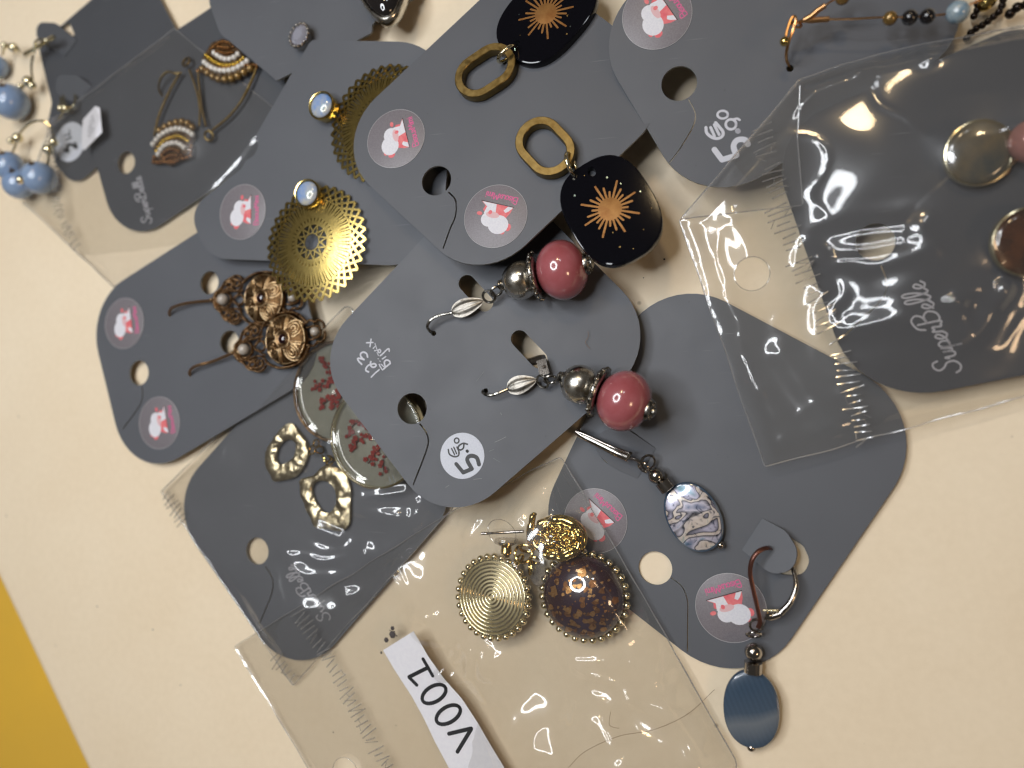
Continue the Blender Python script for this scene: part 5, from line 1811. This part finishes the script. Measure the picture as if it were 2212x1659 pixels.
# lower left bag round the SuperBelle card with the resin discs
bag('clear bag around the resin flower card, lower left', PL6,
    [(754, 655, 2), (350, 1062, .5), (634, 1481, .5), (1010, 1062, 2)], 1.4,
    [((738, 846), 15, 4.6), ((822, 942), 15, 7.2), (C0(1000, 520), 8, 3.4), (C0(1270, 850), 9, 3.2), ((640, 1285), 11, 4.6), ((860, 1150), 7, 3.4)], 4, .95, 19.0,
    ck=1.0, ribs=[(C0(110, 830), C0(240, 1050), 1.5, 4.6, .5), (C1(340, 850), C1(470, 1010), 1.5, 5, .5)], g=.65,
    creases=[([C0(1440, 885), C0(1580, 848), C0(1900, 800)], 1.05, 1.8), ([C0(1450, 912), C0(1640, 940), C0(1850, 970)], 1.05, 1.8), ([C0(1030, 1180), C0(1190, 1235), C0(1330, 1280), C0(1560, 1210)], 1.35, 2.4),
             ([C0(1050, 1230), C0(1130, 1340), C0(1260, 1392), C0(1440, 1390), C0(1600, 1270)], 1.35, 2.4), ([C0(1990, 880), C0(1950, 1030)], 1.05, 1.8), ([C0(1250, 1060), C0(1400, 1120)], 1.20, 2.0),
             ([C0(1230, 600), C0(1400, 450)], 1.20, 2.0), ([C0(1450, 1540), C0(1620, 1580)], 1.35, 2.2), ([C0(880, 1190), C0(960, 1210)], 1.20, 2.0)])

# left bag round the fan earring card
bag('clear bag around the seed bead fan card, far left', PL9,
    [(378, 62, .5), (112, 262, .5), (52, 438, .5), (247, 620, .5), (440, 500, .5), (640, 270, .5)], 2.6, [(E0(900, 350), 10, 4.2), (E0(260, 1330), 10, 4.2)], 11, .5, 15.0,
    ribs=[(A0(415, 880), B0(470, -180 + 250), 1.1, 4.2, 2.4), (B0(470, 70), B0(600, 330), 1.1, 3.6, 2.2)], g=1.6)

# large lower bag with the coin earrings
bag('large clear bag holding the gold and purple earrings, bottom centre', PB2,
    [(508, 1396, .4), (985, 1100, 6), (1212, 986, 1), (1330, 1184, 8), (1592, 1645, 3), (1560, 1900, 2), (830, 1930, 2)], 1.5,
    [(C2(530, 1330), 13, 7.4), (C2(1320, 1320), 14, 9.0), (C2(1110, 810), 9.5, 7.4), (C2(700, 900), 8, 6.2), ((1420, 1560), 9, 2.6), ((1292, 1548), 6, 4.6), ((1402, 1640), 6, 4.6), ((938, 1338), 5, 4.2), ((1080, 1450), 6, 4.4), ((1185, 1062), 7, 5.2), ((1390, 1760), 25, 13.0), ((1130, 1560), 8, 4.6), ((1330, 1450), 5, 4.0), ((1430, 1450), 6, 3.4), ((880, 1235), 5, 3.6)], 23, 1.3, 20.0,
    hole=(C1(872, 1662), 3.1 + .4), ck=1.35, bo=-.35, ribs=[(C1(530, 520), C1(745, 850), 1.35, 5.0, 1.6), (C1(745, 850), C1(1150, 1600), 1.35, 4.6, 1.6), (C1(1150, 1600), C1(1250, 1800), 1.35, 4.2, 1.6)], g=.65,
    creases=[([C2(720, 705), C2(850, 840), C2(1060, 1050)], 1.80, 1.9), ([C1(1780, 720), C1(1660, 850), C1(1560, 940)], 1.05, 1.6), ([C1(1570, 960), C1(1700, 975), C1(1785, 940), C1(1840, 730)], 1.05, 1.6),
             ([C1(1930, 740), C1(1950, 900)], 1.20, 1.9), ([C4(570, 835), C4(1000, 930), C4(1200, 905)], 1.20, 1.6), ([C4(920, 1000), C4(1150, 1070), C4(1420, 1240)], 1.20, 1.6), ([C4(950, 1050), C4(1240, 1200), C4(1430, 1370)], 1.20, 1.6),
             ([C4(980, 450), C4(1130, 740), C4(1170, 870)], 1.20, 1.6), ([C4(590, 1130), C4(740, 1160), C4(850, 1270)], 1.50, 3.0), ([C4(1000, 1540), C4(1100, 1560), C4(1200, 1659)], 1.50, 2.7), ([C4(1410, 1380), C4(1450, 1470)], 1.20, 1.8),
             ([C2(870, 560), C2(1060, 280), C2(1220, 460)], 1.35, 2.0), ([C2(300, 640), C2(460, 560), C2(370, 740)], 1.20, 1.9), ([C2(660, 480), C2(760, 330), C2(1050, 130)], 1.05, 1.9), ([C1(1440, 480), C1(1520, 500)], 1.20, 2.0), ([C1(1250, 240), C1(1340, 380)], 0.90, 1.6)])

# right bag with the shell disc card
_b3 = bag('large clear bag with punched header around the shell disc card, right', PL7,
          [(1468, 477, .4), (1726, 172, 1), (1850, 132, 10), (2000, 95, 10), (2300, 40, 1), (2300, 832, 1), (1652, 1008, .4)], 1.3,
          [(R0(1240, 362), 26, 4.0), (R0(1760, 250), 18, 6.0), (R0(1705, 1190), 24, 4.2), ((1935, 540), 11, 4.4), ((1960, 740), 12, 4.2)], 37, .75, 24.0,
          hole=(B3(517, 445), 3.55), ribs=[(A3(300, 940), A3(440, 1480), 1.35, 4.4, 1.5), (B3(650, 0), B3(1080, 960), 1.35, 4.8, 1.5), (B3(1080, 960), B3(1220, 1480), 1.3, 4.2, 1.5)], g=.65,
          creases=[([B3(890, 340), B3(960, 250), B3(1150, 215), B3(1480, 205)], 1.35, 2.4), ([B3(900, 360), B3(1030, 370), B3(1200, 400), B3(1540, 320)], 1.35, 2.4), ([B3(900, 370), B3(1000, 480), B3(1040, 580), B3(980, 650)], 1.35, 2.2),
                   ([B3(1000, 760), B3(1080, 785), B3(1400, 750), B3(1560, 780), B3(1720, 880)], 1.35, 2.4), ([B3(1700, 640), B3(1830, 555), B3(1940, 605), B3(2005, 555)], 1.20, 2.0), ([B3(2000, 560), B3(1940, 680), B3(1830, 820), B3(1700, 650)], 1.20, 2.0),
                   ([B3(700, 940), B3(850, 1160), B3(1010, 1370), B3(1110, 1480)], 1.35, 2.7), ([B3(350, 860), B3(430, 950), B3(570, 1150)], 1.20, 2.0), ([B3(430, 1120), B3(540, 1180), B3(660, 1310)], 1.35, 2.4), ([B3(400, 130), B3(480, 250), B3(510, 350)], 1.20, 2.7),
                   ([B3(330, 590), B3(430, 760), B3(440, 830)], 1.20, 2.2), ([A3(560, 760), A3(760, 640), A3(960, 560)], 1.35, 2.4), ([A3(1480, 330), A3(1470, 470)], 1.20, 1.8), ([A3(1000, 520), A3(1060, 470)], 1.35, 1.9)])
# its folded-over corner
_pf = Pl(PL7.at(1468, 477, .8), PL7.at(1732, 443, 1.6), PL7.at(1728, 180, 2.6), raw=True)
_poly = round_poly([(*_pf.uv(*q), .3) for q in ((1470, 474), (1734, 444), (1722, 300), (1728, 176))], 3)
_v, _tr, _ = tri_sheet(_poly, [], 1.6)
_mb = MB(); _mb.add([(u, v, .5 + .35 * noise.noise(V((u * .12, v * .12, 3)))) for u, v in _v], _tr)
_mi = PL7.M().inverted() @ _pf.M()
_fo = _mb.build('folded_corner', M_FILM, _b3, M=_mi, sharp=180)
_mb = MB()
for a, b in zip(_poly, _poly[1:] + _poly[:1]):
    if (V(a) - V(b)).length > 3: _mb.tube([(a[0], a[1], .5), (b[0], b[1], .5)], .13, 5)
_mb.build('fold_crease', M_SEAM, _fo)


# ================================================================== papers and crumbs
def paper_strip():
    pl = Pl((876, 1400, 5.2), (1000, 1600, 4.2), (830, 1420, 5.2))
    cl = lambda pts: [pl.uv(*C1(*q)) for q in pts]
    left = cl([(1118, 806), (1200, 950), (1330, 1150), (1420, 1310), (1500, 1470), (1600, 1650), (1720, 1900)])
    right = cl([(1345, 664), (1450, 850), (1560, 1010), (1690, 1160), (1800, 1330), (1900, 1500), (2000, 1659), (2130, 1900)])
    poly = left + right[::-1]
    t = thing('paper_strip', 'curled white paper strip printed V001 on the lower bag', 'label', pl.M())
    wave = lambda u, v: .35 * math.sin(v * .18 + u * .07)
    mb = MB(); plate(mb, poly, [], wave, .12, 2.0)
    mb.build('paper', M_PAPER, t, sharp=50)
    mb = MB()
    U = lambda x, y: pl.uv(*C1(x, y))

    def st(pts, w, sm=False):
        ps = [V((*U(*q), 0)) for q in pts]
        ps = crom(ps, 6) if sm else [ps[0] + (ps[1] - ps[0]) * (i / 8) for i in range(9)] if len(ps) == 2 else ps
        b = len(mb.v)
        mb.ribbon(ps, w, 0)
        for i in range(b, len(mb.v)):
            mb.v[i].z += wave(mb.v[i].x, mb.v[i].y) + .035 + .004 * (len(mb.v) % 5)
    k = (V(U(1400, 1000)) - V(U(1420, 1000))).length / 20
    st([(1598, 1412), (1758, 1376)], 26 * k); st([(1758, 1380), (1662, 1540)], 26 * k)
    def zero(cx, cy):
        a = math.atan2(430, 245)
        pts = []
        for i in range(29):
            q = 2 * pi * i / 28
            x, y = 96 * math.cos(q), 56 * math.sin(q)   # long axis across the line
            ux, uy = math.cos(-.55), math.sin(-.55)
            pts.append((cx + x * ux - y * uy, cy + x * uy + y * ux))
        st(pts, 25 * k, False)
    zero(1592, 1275); zero(1488, 1125)
    st([(1306, 1002), (1440, 934)], 26 * k); st([(1412, 868), (1480, 992)], 24 * k); st([(1306, 1004), (1362, 1060)], 24 * k)
    mb.build('printed_code', M_INKB, t, sharp=None)


paper_strip()

pl = Pl((195, 235, 5.2), (215, 300, 5.6), (180, 310, 4.6))
t = thing('paper_tag', 'small folded white paper tag between the left cards', 'label', pl.M())
_poly = [pl.uv(*A0(*q)) for q in [(600, 870), (690, 770), (722, 780), (740, 960), (615, 1088), (590, 1080)]]
mb = MB(); plate(mb, _poly, [], lambda u, v: 0, .15, 2.0); mb.build('paper', M_PAPER, t, sharp=40)
pen('printed_code', A0, [[(640, 985), (660, 975), (655, 955), (640, 960), (648, 940)], [(668, 965), (660, 925), (640, 930)], [(672, 935), (650, 905), (676, 900)], [(652, 885), (680, 870)], [(662, 860), (672, 835)], [(640, 985), (655, 995)], [(676, 955), (684, 925)], [(684, 890), (676, 850)]], [5] * 8, pl, t, M_INKS, .04)


def hair(label, pts, h=None):
    ps = crom([P(*q) for q in pts], 8)
    o = ps[0].copy()
    m = Matrix.Translation(o)
    mb = MB(); mb.tube([p - o for p in ps], .045, 5)
    return tag(mb.build('hair_strand', M_HAIR, None, M=m), label, 'hair', 'loose hairs')


hair('long fine brown hair curving across the lower bag', [(*C4(440, 1655), 4), (*C4(560, 1540), 4), (*C4(800, 1430), 4), (*C4(1060, 1380), 4), (*C4(1300, 1270), 4), (*C4(1500, 1090), 3)])
hair('short curly hair on the lower bag near the purple earring', [(*C4(745, 1250), 4), (*C4(735, 1340), 4.2), (*C4(770, 1365), 4.2), (*C4(808, 1370), 4)])
hair('tiny kinked dark hair on the centre card', [(*B2(1318, 930), 7), (*B2(1320, 970), 7), (*B2(1300, 1010), 7), (*B2(1330, 1055), 7)])


def crumbs():
    rr = random.Random(5)
    mb = MB()
    spots = [(C1(1190, 645), 3.8, .55), (C1(1190, 690), 3.9, .85), (C1(1145, 730), 3.6, .6), (C1(1108, 822), 3.4, .45), (C1(1220, 700), 3.9, .2), (C1(1172, 660), 3.9, .2), (C1(1205, 668), 3.9, .18)]
    spots += [(C1(760, 1400), 2.4, .22), (C1(1215, 1350), 2.4, .2)]
    spots += [((40, 900), .1, .2), ((210, 1310), .1, .25), ((330, 1360), .1, .25), ((390, 1480), .1, .22), ((120, 1395), .1, .18), ((1390, 600), .1, .2), ((1435, 560), .1, .2)]
    for (d, z, r) in spots:
        p = P(*d, z)
        mb.ball(p, r, 6, (rr.uniform(.6, 1.3), rr.uniform(.6, 1.2), .4))
    tag(mb.build('crumbs', M_CRUMB, sharp=20), 'scattered dark crumbs and dust specks on table and bag', 'crumbs', kind='stuff')


crumbs()
